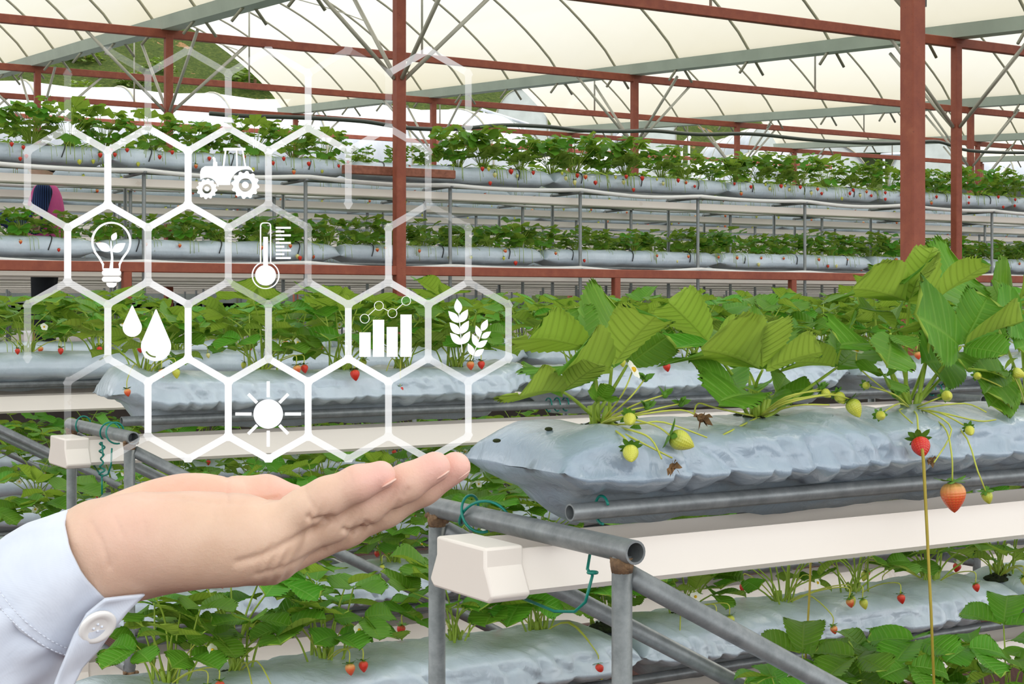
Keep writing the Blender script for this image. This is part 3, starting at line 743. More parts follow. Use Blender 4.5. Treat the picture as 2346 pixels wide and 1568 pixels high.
# ---- prototype plants with separate leaves (near racks)
def proto_plant(seed, hi=2, nl=10, height=0.20, size=0.088, berries=2, flowers=1, name='strawberry_plant'):
    rng = random.Random(seed); root = empty(name)
    crown_mesh(rng).build('crown', [M['soil'], M['stem']], root)
    for k in range(nl):
        az = 2 * math.pi * (k * 0.382 + rng.uniform(-.07, .07)); f = (k + 0.5) / nl
        lean = (0.35 + 1.25 * (1 - f) ** 1.2) * rng.uniform(0.8, 1.2); H = height * (0.30 + 0.72 * f) * rng.uniform(0.8, 1.12)
        rr = H * lean * 0.85; dr = Vector((math.cos(az), math.sin(az), 0))
        J = dr * rr + Vector((0, 0, H)); m = MB()
        bx = Vector((rng.uniform(-.03, .03), rng.uniform(-.015, .015), 0)); stalk(m, [dr * 0.01 + bx, bx * .6 + dr * rr * rng.uniform(.3, .5) + Vector((0, 0, H * rng.uniform(.5, .68))), J], 0.0025, 0.0016, 6 if hi > 1 else 5)
        el = R(rng.uniform(-18, 38)); ar = az + rng.uniform(-.5, .5)
        out = Vector((math.cos(ar) * math.cos(el), math.sin(ar) * math.cos(el), math.sin(el)))
        blade(m, J, out, (0, 0, 1), size * rng.uniform(0.75, 1.15), rng, hi)
        m.build('leaf', [M['leaf'], M['stem']], root)
    for k in range(flowers):
        az = rng.uniform(0, 6.28); rr = rng.uniform(.07, .12); p = Vector((rr * math.cos(az), rr * math.sin(az), rng.uniform(.04, .10)))
        make_flower(root, p, (math.cos(az) * .8, math.sin(az) * .8 - .5, .6), 0.026, [(0, 0, 0), p * 0.6 + Vector((0, 0, .04))])
    for k in range(berries):
        sd = -1 if k % 3 != 2 else 1; xx = rng.uniform(-.11, .11); yy = sd * rng.uniform(.13, .165); zz = rng.uniform(-.05, .015) if abs(yy) > .15 else 0.03
        kd = rng.choice(['green', 'pale', 'ripe', 'green', 'half']); L = rng.uniform(.018, .03)
        make_berry(kd, L, root, (xx, yy, zz), (rng.uniform(-.2, .2), sd * .25, -1), hi > 1, [(0, 0, .0), (xx * .5, yy * .5, .04), (xx * .95, yy * .97, zz + .025)],
                   label={'green': 'small yellow-green unripe strawberry', 'pale': 'pale unripe strawberry', 'ripe': 'ripe red strawberry', 'half': 'half-ripe orange-red strawberry'}[kd])
    return root
PROTOS = [proto_plant(100 + k, 2, 12 + k % 3, 0.19, 0.088, 2 + k % 3, 1 + k % 2) for k in range(6)]
PROTOS_MID = [proto_plant(200 + k, 1, 11, 0.19, 0.088, 2, 1) for k in range(5)]
used = {}
def place_plant(protos, i, x, y, z, rz, sc, label, group):
    pr = protos[i % len(protos)]
    if pr.name not in used: used[pr.name] = 1; o = pr
    else: o = copy_tree(pr)
    o.location = (x, y, z); o.rotation_euler = (0, 0, rz); o.scale = (sc, sc, sc)
    return tag(o, label, 'strawberry plant', group)
short_row = {0: 'nearest rack', 1: 'first low rack', 2: 'second tall rack', 3: 'second low rack', 4: 'third tall rack', 5: 'third low rack', 6: 'fourth tall rack'}
prng = random.Random(31)
near_group = 'strawberry plants on the near racks'
def plant_row(r, tz, us, protos, sc=(0.9, 1.12), flip=False):
    tier = '' if r not in TALL else ('upper ' if tz == UPPER_H else 'lower ')
    for k, u in enumerate(us):
        y = ROWS[r] + 0.02 + prng.uniform(-.02, .02); side = 0 if prng.random() < .6 else math.pi
        place_plant(protos, prng.randrange(99), u, y, BAG_TOP[tz] - 0.006, side + prng.uniform(-.5, .5), prng.uniform(*sc),
                    'green strawberry plant, %s from the left on the %stier of the %s' % (nth(k), tier, short_row[r]) if tier else 'green strawberry plant, %s from the left on the %s' % (nth(k), short_row[r]), near_group)
def span(a, b, step=0.29, j=0.03):
    out = []; x = a
    while x < b: out.append(x + prng.uniform(-j, j)); x += step
    return out
plant_row(2, UPPER_H, [U_at(p, 3.95) for p in (330, 610, 800, 925, 1060)] + [U_at(p, 3.95) for p in (1330, 1480, 1600, 1750, 1880, 2010, 2130, 2250, 2360)], PROTOS, (1.0, 1.2))
plant_row(4, UPPER_H, span(1.25, 7.3, 0.28), PROTOS_MID, (1.0, 1.25))
plant_row(1, LOWER_H, [U_at(p, 2.93) for p in (390, 560, 760, 1060, 1250, 1420, 1580, 1790, 1960, 2150, 2300)], PROTOS, (0.95, 1.15))
plant_row(2, LOWER_H, span(1.45, 4.9, 0.28), PROTOS, (0.85, 1.05))
plant_row(3, LOWER_H, span(1.1, 4.6, 0.29), PROTOS_MID, (0.9, 1.1))
plant_row(0, LOWER_H, [U_at(p, 1.92) for p in (1850, 1985, 2110, 2290)], PROTOS, (0.78, 0.92))
plant_row(4, LOWER_H, span(1.25, 5.2, 0.3), PROTOS_MID, (0.9, 1.1))
plant_row(5, LOWER_H, span(1.3, 5.0, 0.3), PROTOS_MID, (1.0, 1.2))
plant_row(6, LOWER_H, span(1.4, 4.4, 0.32), PROTOS_MID, (1.0, 1.2))

# ---- plants far off: one mesh each, berries as their own parts
def far_proto(seed, nl, hi, height, size, berries):
    rng = random.Random(seed); root = MB()
    for k in range(nl):
        az = rng.uniform(0, 6.28); f = (k + .5) / nl; H = height * (0.25 + 0.75 * f) * rng.uniform(.85, 1.15); rr = H * (1.05 - 0.62 * f) * rng.uniform(.7, 1.2)
        dr = Vector((math.cos(az), math.sin(az), 0)); J = dr * rr + Vector((0, 0, H))
        root.tube([dr * .01, dr * rr * .4 + Vector((0, 0, H * .55)), J], [.0028, .0022, .0016], 4, 1)
        el = R(rng.uniform(-40, 40)); ar = az + rng.uniform(-.7, .7)
        blade(root, J, (math.cos(ar) * math.cos(el), math.sin(ar) * math.cos(el), math.sin(el)), (0, 0, 1), size * rng.uniform(.75, 1.2), rng, hi)
    for k in range(berries * 3):    # trailing fruit trusses
        x = rng.uniform(-.15, .15); root.tube([(0, 0, 0), (x * .6, -.1, .03), (x, -.155, .0), (x * 1.05, -.165, rng.uniform(-.1, -.03))], .0016, 4, 1)
    o = root.build('strawberry_plant', [M['leaf_far'], M['stem']])
    for k in range(berries):
        kd = rng.choice(['ripe', 'ripe', 'half', 'green', 'pale']); L = rng.uniform(.026, .036)
        make_berry(kd, L, o, (rng.uniform(-.15, .15), -.168 - rng.uniform(0, .02), rng.uniform(-.09, .01)), (0, -.1, -1), False, label={'green': 'small unripe strawberry', 'pale': 'pale unripe strawberry', 'ripe': 'ripe red strawberry', 'half': 'half-ripe strawberry'}[kd], calyx=(k % 2 == 0))
    return o
FAR_A = [far_proto(300 + k, 26, 0, 0.25, 0.072, 2 + k % 2) for k in range(6)]
FAR_L = [far_proto(330 + k, 20, 0, 0.19, 0.070, 1 + k % 2) for k in range(5)]
FAR_B = [far_proto(360 + k, 9, 0, 0.17, 0.070, 3) for k in range(4)]
for k, u in enumerate(span(1.9, 9.4, 0.30)):
    place_plant(FAR_L, prng.randrange(99), u, ROWS[6] + 0.02, BAG_TOP[UPPER_H] - 0.006, prng.uniform(-.5, .5), prng.uniform(1, 1.25), 'green strawberry plant, %s from the left on the fourth tall rack' % nth(k), near_group)
fg = 'strawberry plants on the back racks'
for k, v in enumerate(BACK[:4]):
    ua, ub = v * 0.235 - 0.1, v * 1.185 + 0.1
    for ti, bz in enumerate(BT):
        if k > 1 and ti == 1: continue
        us = span(ua, ub, (0.27, 0.30, 0.42, 0.55)[k], 0.05)
        for q, u in enumerate(us):
            set_ = (FAR_A if ti == 0 else FAR_L) if k == 0 else (FAR_L if k == 1 else FAR_B)
            px = px_of(u, v); sc = prng.uniform(0.85, 1.15)
            if k == 0 and ti == 0:
                if 780 < px < 990: sc *= 0.6          # the thin stretch beside the middle column
                elif px < 250: sc *= 1.08
                elif 1000 < px < 1480: sc *= 1.18
            place_plant(set_, prng.randrange(99), u, v, Z(bz) + 0.125, prng.uniform(-.4, .4), sc,
                        'leafy strawberry plant, %s from left, %s tier, %s back rack row' % (nth(q), ('upper', 'lower')[ti], place_word[k]), fg)
for pr in PROTOS + PROTOS_MID + FAR_A + FAR_L + FAR_B:
    if pr.name not in used: print('unused prototype', pr.name)
# ================================================================== the big plants on the nearest bag, leaf by leaf
def PV(px, py, V):
    u = U_at(px, V); d = u * SN + V * CS; return Vector((u, V, Z((HORIZON - py) / FPX * d)))
def leaflet_to(mb, J, T, up, wr, rng, fold=0.3, droop=0.25, hi=2):
    J, T = Vector(J), Vector(T); d = T - J; L = d.length; out = d.normalized(); up = Vector(up); up = (up - out * up.dot(out)).normalized(); sd = up.cross(out)
    F = Matrix((out, sd, up)).transposed()
    vs, fs, uv = leaflet(L, L * wr, 14 if hi == 2 else 8, None, 5, fold, droop, 0.0036, 0.6, rng)
    mb.add([J + F @ (Vector(v) + Vector((0, 0, droop * L * 0.5 * (v[0] / L)))) for v in vs], fs, 0, uv)
def hand_leaf(root, base, J, tips, rng, up=(0, 0, 1), r=0.0034, bend=None):
    """J: (px, py, V) of the stalk's top; tips: (px, py, V[, width[, fold[, up]]]) of the leaflets."""
    Jw = PV(*J); m = MB(); b = Vector(base)
    mid = b.lerp(Jw, 0.5) + Vector(bend or ((Jw.x - b.x) * 0.12, 0, 0.012))
    stalk(m, [b - root.location, mid - root.location, Jw - root.location], r, r * 0.6, 8)
    for tip in tips:
        T = PV(*tip[:3]); wr = tip[3] if len(tip) > 3 else 0.9; fo = tip[4] if len(tip) > 4 else 0.3; u_ = tip[5] if len(tip) > 5 else up
        d = (T - Jw); leaflet_to(m, Jw + d * 0.05 - root.location, T - root.location, u_, wr, rng, fo)
    return m.build('leaf', [M['leaf'], M['stem']], root)
V_ = ROWS[0] + 0.02
def front_plant(px, label, seed, leaves, V=V_):
    u = U_at(px, V); root = empty('strawberry_plant', (u, V, BAG_TOP[UPPER_H] - 0.004), label=label, cat='strawberry plant', group=near_group)
    rng = random.Random(seed); crown_mesh(rng, 0.055).build('crown', [M['soil'], M['stem']], root)
    b = Vector(root.location)
    for k, lf in enumerate(leaves):
        J, tips = lf[0], lf[1]; hand_leaf(root, b + Vector((rng.uniform(-.012, .012), rng.uniform(-.012, .012), 0.004)), J, tips, rng, *(lf[2:]))
    return root
UPC = (-0.35, -0.6, 1); UPT = (0, -0.2, 1); UPB = (0.2, 0.75, 1); FACE = (-0.3, -1.3, 0.6)
pa = front_plant(1372, 'big strawberry plant at the pinched end of the nearest bag, left of the big four', 1, [
    ((1289, 898, 1.86), [(1190, 908, 1.80, .8, .35, UPB), (1372, 838, 1.80, .8, .3, UPB), (1288, 868, 2.0, .8)]),
    ((1402, 842, 1.88), [(1272, 846, 1.80, .85, .35, UPB), (1503, 722, 1.80, .95, .3, UPB), (1375, 790, 1.98, .9, .3, UPC)]),
    ((1352, 800, 1.95), [(1210, 775, 1.90, .7, .35, UPB), (1300, 712, 2.02, .95, .25, FACE), (1418, 716, 2.04, .95, .25, FACE)]),
    ((1436, 838, 1.95), [(1534, 768, 1.92, .85, .25, FACE), (1480, 775, 2.05, .8, .3, UPC)]),
    ((1345, 812, 2.02), [(1255, 790, 2.05, .8), (1330, 770, 2.1, .8)]),
    ((1430, 1000, 1.86), [(1470, 985, 1.84, .8, .2, FACE), (1405, 1010, 1.82, .8, .2, FACE)]),
    ((1372, 920, 1.84), [(1395, 880, 1.82, .8, .3, FACE), (1348, 895, 1.82, .7, .3, FACE), (1402, 920, 1.80, .8)])])
pb = front_plant(1738, 'strawberry plant with a wide fan-shaped leaf seen from below, middle of the nearest bag', 2, [
    ((1747, 848, 1.86), [(1606, 800, 1.78, .9, .35, UPB), (1884, 806, 1.80, .9, .35, UPB), (1742, 752, 1.80, 1.1, .25, UPB)]),
    ((1712, 846, 1.95), [(1640, 800, 2.05, .8), (1730, 790, 2.1, .9)]),
    ((1628, 790, 1.92), [(1532, 692, 1.90, .75, .4, UPB), (1694, 745, 1.92, .8, .35, UPB), (1548, 800, 1.86, .7, .3, UPC)]),
    ((1918, 842, 1.95), [(1950, 742, 2.0, .9, .3, UPB), (1822, 830, 1.92, .8, .35, UPB), (1990, 795, 2.02, .8, .3, UPC)]),
    ((1690, 893, 1.86), [(1583, 828, 1.86, .6, .2, UPC), (1660, 850, 1.95, .7)]),
    ((1738, 905, 1.85), [(1650, 918, 1.78, .75, .3, UPC), (1700, 885, 1.95, .8)]),
    ((1775, 905, 1.98), [(1862, 890, 1.95, .8, .25, UPC), (1800, 862, 2.02, .9, .2, FACE), (1758, 935, 1.9, .7)]),
    ((1700, 830, 2.02), [(1680, 745, 2.06, .9, .2, FACE), (1780, 760, 2.08, .9, .2, FACE)])])
pc = front_plant(2088, 'tallest strawberry plant, its top leaves in front of the thickest column', 3, [
    ((2083, 692, 1.88), [(1952, 660, 1.82, .75, .35, UPB), (2139, 566, 1.84, .72, .4, UPB), (2052, 630, 1.98, .9, .3, UPC)], (0, 0, 1), .004),
    ((2140, 692, 1.92), [(2267, 603, 1.84, .62, .45, UPB), (2065, 640, 1.85, .85, .35, UPB), (2200, 615, 2.0, .9, .2, FACE)], (0, 0, 1), .004),
    ((2202, 795, 1.86), [(2093, 720, 1.82, 1.0, .2, FACE), (2262, 682, 1.86, .95, .2, FACE), (2345, 735, 1.82, .8, .4, UPB), (2306, 812, 1.78, .8, .3, FACE)], (0, 0, 1), .004),
    ((2046, 745, 1.95), [(1968, 700, 1.92, .75, .3, UPC), (2060, 700, 2.0, .8, .3, UPB)]),
    ((2024, 800, 1.88), [(1928, 788, 1.82, .75, .35, UPC), (2040, 760, 1.84, .6, .4, UPB)]),
    ((2040, 765, 1.80), [(2032, 842, 1.74, .85, .25, FACE), (2088, 800, 1.75, .8, .3, FACE), (2068, 760, 1.86, .7)]),
    ((2028, 862, 1.82), [(1976, 848, 1.80, .7, .3, UPC), (2062, 842, 1.80, .7, .3, UPC), (2040, 888, 1.76, .8, .3, FACE)]),
    ((2130, 760, 2.0), [(2085, 790, 1.95, .9, .3, UPB), (2170, 820, 1.95, .9, .3, UPB), (2130, 700, 2.05, .9)]),
    ((2190, 830, 1.95), [(2120, 830, 1.9, .9, .3, FACE), (2230, 850, 1.92, .8, .3, UPC)])])
pd = front_plant(2345, 'strawberry plant cut off by the right edge of the picture', 4, [
    ((2330, 690, 1.95), [(2278, 640, 1.92, 1.0, .2, FACE), (2346, 630, 1.9, 1.0, .25, FACE), (2390, 670, 1.95, .9)]),
    ((2270, 720, 2.0), [(2190, 680, 2.0, .85, .3, UPC), (2250, 655, 2.05, .9, .3, UPC)]),
    ((2340, 760, 1.9), [(2290, 700, 1.86, .9, .2, FACE), (2400, 760, 1.86, .9)]),
    ((2300, 850, 1.86), [(2215, 850, 1.82, .75, .3, UPC), (2260, 900, 1.80, .8, .3, FACE), (2330, 820, 1.84, .8)]),
    ((2320, 880, 1.83), [(2270, 930, 1.8, .8, .3, FACE), (2360, 840, 1.8, .8)]),
    ((2400, 780, 1.9), [(2330, 800, 1.86, .9, .3, FACE), (2390, 720, 1.9, .9)])])

def fruit(root, kind, px, py, V, size_px, way=None, down=(0, 0, -1), label=None, name='strawberry'):
    """Fruit centred at a picture position; the stalk starts at the plant's foot and passes WAY."""
    c = PV(px, py, V); d = c.x * SN + c.y * CS; L = size_px / FPX * d; dn = Vector(down).normalized(); top = c - dn * L * 0.45
    inv = root.matrix_world.inverted() if False else None
    base = Vector(root.location); loc = lambda p: Vector(p) - base
    sp = [Vector((0.0, 0.0, 0.006))] + [loc(PV(*w)) for w in (way or [])]
    return make_berry(kind, L, root, loc(top), dn, True, sp, label=label)
F_ = V_ - 0.165
CAMD = Vector((-0.52, -0.85, -0.05))
fruit(pa, 'green', 1445, 1040, 1.745, 50, [(1405, 985, 1.82), (1432, 1005, 1.77)], CAMD + Vector((0, 0, -.7)), 'round yellow-green strawberry lying on the bag face')
fruit(pa, 'green', 1443, 962, 1.80, 40, [(1400, 960, 1.83)], CAMD + Vector((0, 0, -.4)), 'small yellow-green strawberry near the stalks')
fruit(pa, 'green', 1560, 1010, 1.755, 64, [(1430, 960, 1.82), (1500, 975, 1.78)], (0.9, -0.35, -0.45), 'elongated yellow unripe strawberry')
fruit(pb, 'green', 1957, 934, 1.80, 48, [(1800, 925, 1.82), (1900, 905, 1.81)], (0.3, -.4, -0.9), 'plump yellow-green strawberry')
fruit(pb, 'green', 1925, 912, 1.82, 34, [(1800, 920, 1.82)], (0.1, -.6, -0.6), 'yellow-green strawberry behind the plump one')
fruit(pb, 'green', 1893, 902, 1.83, 28, [(1800, 910, 1.82)], (0.1, -.6, -0.4))
fruit(pc, 'green', 2018, 953, 1.775, 30, [(2060, 925, 1.82)], CAMD, 'small green strawberry with star-shaped calyx')
fruit(pc, 'green', 1985, 884, 1.83, 24, [(2050, 905, 1.84)], CAMD)
fruit(pc, 'ripe', 2110, 1024, 1.74, 54, [(2100, 950, 1.78), (2103, 980, 1.75)], CAMD + Vector((0, 0, -.9)), 'ripe red strawberry on the bag face')
fruit(pc, 'half', 2184, 1136, 1.715, 72, [(2160, 975, 1.78), (2180, 1040, 1.72)], (0.02, -.08, -1), 'large bright red strawberry hanging over the rail')
fruit(pc, 'green', 2262, 1139, 1.715, 34, [(2200, 985, 1.78), (2240, 1080, 1.72)], (0.35, 0, -.8), 'small green strawberry hanging over the rail')
fruit(pc, 'green', 2222, 988, 1.76, 30, [(2150, 945, 1.80)], CAMD + Vector((0, 0, -.5)), 'small green strawberry right of the ripe one')
fruit(pc, 'green', 2170, 908, 1.80, 34, [(2120, 925, 1.83)], CAMD)
fruit(pd, 'green', 2332, 856, 1.78, 34, [(2340, 900, 1.82)], (0.6, -.5, -.3), 'yellow strawberry at the right edge')
fruit(pd, 'green', 2240, 862, 1.80, 24, [(2300, 890, 1.82)], CAMD)
def bloom(root, px, py, V, sz, way, face=(-.4, -.7, .5)):
    loc = lambda p: Vector(p) - Vector(root.location)
    return make_flower(root, loc(PV(px, py, V)), face, sz, [Vector((0, 0, .006))] + [loc(PV(*w)) for w in way])
bloom(pa, 1450, 848, 1.86, 0.030, [(1425, 905, 1.86)], (.5, -.7, .5)); bloom(pc, 1963, 805, 1.88, 0.022, [(1975, 850, 1.87)], (0, -.4, .9))
def bud(root, px, py, V, way, k=0):
    loc = lambda p: Vector(p) - Vector(root.location); p = loc(PV(px, py, V)); m = MB(); m.sphere(p, 0.0055, 8, 6)
    rr = random.Random(px)
    for q in range(6):
        a = q * 1.05 + rr.random(); dv = Vector((math.cos(a), math.sin(a) * .6 - .3, rr.uniform(.2, .9))).normalized(); sd = dv.orthogonal().normalized() * 0.004
        m.add([p + sd, p + dv * .009 + sd * 1.2, p + dv * .017, p + dv * .009 - sd * 1.2, p - sd], [(0, 1, 2, 3, 4)])
    o = m.build('bud', M['calyx'], root); st = MB(); stalk(st, [Vector((0, 0, .006))] + [loc(PV(*w)) for w in way] + [p], .0015, .0011, 6, 0); st.build('flower_stalk', M['runner'], o)
for q in ((1523, 905, 1.83, [(1450, 930, 1.83)]), (1478, 868, 1.88, [(1440, 915, 1.86)]), (1482, 932, 1.82, [(1430, 945, 1.83)]), (1560, 925, 1.83, [(1470, 945, 1.82)])): bud(pa, *q)
for q in ((2050, 905, 1.86, [(2070, 920, 1.84)]), (1880, 890, 1.85, [(1800, 915, 1.84)])): bud(pb if q[0] < 2000 else pc, *q)
# bare flower stalks sprawling over the bag
def bare(root, pts, r=.0016, mat='runner'):
    loc = lambda p: Vector(p) - Vector(root.location); m = MB(); stalk(m, [Vector((0, 0, .006))] + [loc(PV(*w)) for w in pts], r, r * .75, 6, 0); return m.build('flower_stalk', M[mat], root)
for pts in ([(1470, 950, 1.82), (1560, 940, 1.82), (1600, 955, 1.80)], [(1460, 972, 1.81), (1520, 968, 1.79), (1620, 1003, 1.76)], [(1440, 985, 1.80), (1490, 1005, 1.77), (1516, 1052, 1.745)],
            [(1420, 990, 1.81), (1480, 1020, 1.765), (1540, 1050, 1.75)]): bare(pa, pts)
for pts in ([(1640, 935, 1.84), (1600, 925, 1.84), (1590, 950, 1.82)], [(1680, 985, 1.8), (1650, 1000, 1.8)], [(1820, 930, 1.82), (1900, 928, 1.80)]): bare(pb, pts)
for pts in ([(2150, 945, 1.80), (2240, 965, 1.78), (2282, 962, 1.77)], [(2130, 945, 1.81), (2180, 985, 1.77), (2140, 1060, 1.72)], [(2060, 940, 1.83), (2090, 970, 1.77)], [(2120, 935, 1.83), (2210, 925, 1.82), (2260, 945, 1.79)]): bare(pc, pts)
bare(pc, [(2110, 1000, 1.75), (2116, 1060, 1.71), (2124, 1220, 1.70), (2133, 1400, 1.69), (2141, 1600, 1.68)], .0028, 'runner_brown')['label'] = 'long yellow-brown runner hanging straight down'
bare(pb, [(1800, 985, 2.05), (1850, 1100, 2.07), (1857, 1290, 2.07), (1845, 1520, 2.06)], .0026, 'runner_brown')['label'] = 'yellow-brown runner hanging behind the trough'
def withered(root, px, py, V, n, r):
    loc = lambda p: Vector(p) - Vector(root.location); p = loc(PV(px, py, V)); m = MB(); rr = random.Random(px)
    m.sphere(p, r * .4, 8, 6)
    for q in range(n):
        dv = Vector((rr.uniform(-1, 1), rr.uniform(-.8, .3), rr.uniform(-1, .5))).normalized(); sd = dv.orthogonal().normalized() * r * .28
        m.add([p + sd, p + dv * r * .6 + sd * 1.3 + Vector((0, 0, .002)), p + dv * r * 1.1 + sd * .3 - Vector((0, 0, .003)), p + dv * r * .7 - sd * 1.2, p - sd * .8], [(0, 1, 2, 3, 4)])
    return m.build('withered_flower', M['dry'], root, label='withered brown flower head')
withered(pa, 1607, 958, 1.80, 11, .017); withered(pa, 1541, 1070, 1.742, 9, .013)
withered(pc, 2133, 1055, 1.735, 6, .012)
# small dark crumbs lying on the nearest bag
for px, py in ((1138, 996), (1257, 980)):
    p = PV(px, py, 1.9); p.z = BAG_TOP[UPPER_H] - (.012 if px < 1200 else -0.001)
    MB().sphere(p, (.007, .005, .003), 8, 5).build('soil_crumb', M['soil'], label='dark soil crumb on the pinched end of the nearest bag, %s one' % ('left' if px < 1200 else 'right'), cat='soil crumb', group='soil crumbs')
p = PV(1950, 962, 1.84); p.z = BAG_TOP[UPPER_H] + .001
MB().sphere(p, (.012, .008, .003), 8, 5).build('dry_petal', simple('orange_brown', srgb(190, 130, 80), .8), label='dry orange-brown petal lying on top of the nearest bag', cat='petal')
# ================================================================== signed-distance modelling for bodies
def sd_cone(Pn, a, b, ra, rb):
    a = np.array(a); b = np.array(b); ba = b - a; L2 = ba @ ba; pa = Pn - a; h = np.clip((pa @ ba) / L2, 0, 1)
    return np.linalg.norm(pa - h[..., None] * ba, axis=-1) - (ra + (rb - ra) * h)
def sd_ell(Pn, c, r, axes=None):
    q = Pn - np.array(c)
    if axes is not None: q = q @ np.array(axes).T
    r = np.array(r); k0 = np.linalg.norm(q / r, axis=-1); k1 = np.linalg.norm(q / (r * r), axis=-1); return k0 * (k0 - 1) / np.maximum(k1, 1e-9)
def smin(a, b, k):
    h = np.clip(0.5 + 0.5 * (b - a) / k, 0, 1); return b + (a - b) * h - k * h * (1 - h)
def surface_net(f, lo, step):
    """Naive surface nets: verts near the zero level of the sampled field f, one quad per crossed grid edge."""
    s = f < 0; nx, ny, nz = f.shape
    cnt = np.zeros((nx - 1, ny - 1, nz - 1), dtype=np.int16); acc = np.zeros((nx - 1, ny - 1, nz - 1, 3))
    corners = [(i, j, k) for i in (0, 1) for j in (0, 1) for k in (0, 1)]
    sl = lambda c: (slice(c[0], nx - 1 + c[0]), slice(c[1], ny - 1 + c[1]), slice(c[2], nz - 1 + c[2]))
    for a in corners:
        for ax in range(3):
            if a[ax]: continue
            b = list(a); b[ax] = 1; b = tuple(b); fa, fb = f[sl(a)], f[sl(b)]; x = (fa < 0) != (fb < 0)
            t_ = np.where(x, fa / np.where(x, fa - fb, 1), 0)
            for d in range(3): acc[..., d] += np.where(x, a[d] + (t_ if d == ax else 0), 0)
            cnt += x
    act = cnt > 0; idx = -np.ones(cnt.shape, dtype=np.int64); idx[act] = np.arange(act.sum())
    ii = np.argwhere(act); v = (ii + acc[act] / cnt[act][:, None]) * step + np.array(lo); fs = []
    for ax in range(3):
        u, w = (ax + 1) % 3, (ax + 2) % 3; a0 = [slice(None)] * 3; a1 = [slice(None)] * 3; a0[ax] = slice(0, -1); a1[ax] = slice(1, None)
        s0, s1 = s[tuple(a0)], s[tuple(a1)]; cr = np.argwhere(s0 != s1)
        cr = cr[(cr[:, u] > 0) & (cr[:, w] > 0) & (cr[:, u] < f.shape[u] - 1) & (cr[:, w] < f.shape[w] - 1)]
        flip = s0[tuple(cr.T)]
        def at(du, dw):
            q = cr.copy(); q[:, u] += du; q[:, w] += dw; return idx[tuple(q.T)]
        q = np.stack([at(-1, -1), at(0, -1), at(0, 0), at(-1, 0)], 1); q[~flip] = q[~flip][:, ::-1]; fs.append(q)
    return v, np.concatenate(fs)
def grid(lo, hi, step):
    ax = [np.arange(lo[d], hi[d], step) for d in range(3)]; return np.stack(np.meshgrid(*ax, indexing='ij'), -1)
def net_object(name, v, q, mat, parent, to_world=None, colors=None, **kw):
    me = bpy.data.meshes.new(name); vv = v if to_world is None else [to_world(p) for p in v]
    me.from_pydata([tuple(p) for p in vv], [], [tuple(int(i) for i in r) for r in q]); me.shade_smooth(); me.materials.append(mat)
    if colors is not None:
        a = me.attributes.new('blush', 'FLOAT', 'POINT'); a.data.foreach_set('value', colors.astype(np.float32))
    me.update(); o = bpy.data.objects.new(name, me); COL.objects.link(o)
    if parent is not None: o.parent = parent
    return tag(o, **kw)

# ================================================================== the open hand reaching in from the left
HD = 0.75; K = HD / FPX
# hand space: x right, y up, z away (metres at the hand); px,py -> hand space
def hs(px, py, c=0.0):
    s = (HD + c) / FPX; return np.array([(px - 1173) * s, (HORIZON - py) * s, c])
def hs_world(p): return Vector((0, 0, CAM_H)) + RIGHT * float(p[0]) + UP * float(p[1]) + FWD * (HD + float(p[2]))
lo = np.array([-0.26, -0.165, -0.035]); hi_ = np.array([0.0, -0.06, 0.105]); ST = 0.00125
G = grid(lo, hi_, ST)
def chain(pts, k=0.006):
    d = None
    for (a, ra), (b, rb) in zip(pts[:-1], pts[1:]):
        e = sd_cone(G, a, b, ra, rb); d = e if d is None else smin(d, e, k)
    return d
palm = chain([(hs(130, 1330, .02), .024), (hs(235, 1268, .018), .0235), (hs(330, 1245, .014), .0215), (hs(450, 1240, .010), .0200), (hs(560, 1238, .010), .0185), (hs(620, 1246, .012), .0150)], .014)
palm = smin(palm, chain([(hs(235, 1275, .035), .021), (hs(400, 1262, .035), .0165), (hs(620, 1278, .030), .0125)], .012), .016)
palm = smin(palm, chain([(hs(240, 1270, .045), .019), (hs(420, 1255, .055), .0145), (hs(615, 1262, .060), .0125)], .012), .016)
palm = smin(palm, sd_ell(G, hs(390, 1172, .058), (.038, .0185, .020), [[.96, .20, 0.2], [-.2, .98, 0], [-.2, 0, .98]]), .016)     # thumb mound
palm = smin(palm, sd_ell(G, hs(430, 1225, .004), (.045, .0150, .014)), .012)      # heel of the hand, near side
thumb = chain([(hs(430, 1170, .066), .015), (hs(545, 1146, .078), .0115), (hs(610, 1140, .079), .0110), (hs(668, 1146, .077), .0085)], .006)
F = {'little': [(hs(600, 1228, .010), .0125), (hs(700, 1166, .006), .0098), (hs(748, 1140, .005), .0094), (hs(820, 1108, .005), .0084), (hs(872, 1090, .006), .0072)],
     'ring': [(hs(610, 1262, .024), .0125), (hs(760, 1192, .022), .0104), (hs(838, 1154, .021), .0100), (hs(930, 1107, .021), .0090), (hs(996, 1071, .022), .0078)],
     'middle': [(hs(620, 1276, .041), .0125), (hs(790, 1206, .039), .0105), (hs(880, 1162, .038), .0102), (hs(968, 1115, .037), .0092), (hs(1043, 1071, .036), .0078)],
     'index': [(hs(620, 1262, .060), .0122), (hs(780, 1206, .058), .0102), (hs(850, 1170, .056), .0098), (hs(920, 1130, .054), .0090), (hs(985, 1092, .053), .0076)]}
fing = None
for nm in F:
    d = chain(F[nm], .004); fing = d if fing is None else smin(fing, d, .0016)
field = smin(smin(palm, fing, .0075), thumb, .008)
# hollow of the palm
field = np.maximum(field, -(sd_ell(G, hs(560, 1150, .040), (.040, .0125, .016)) + 0.0)) if False else -smin(-field, sd_ell(G, hs(520, 1130, .040), (.050, .0150, .018)), .010)
v, q = surface_net(field, lo, ST)
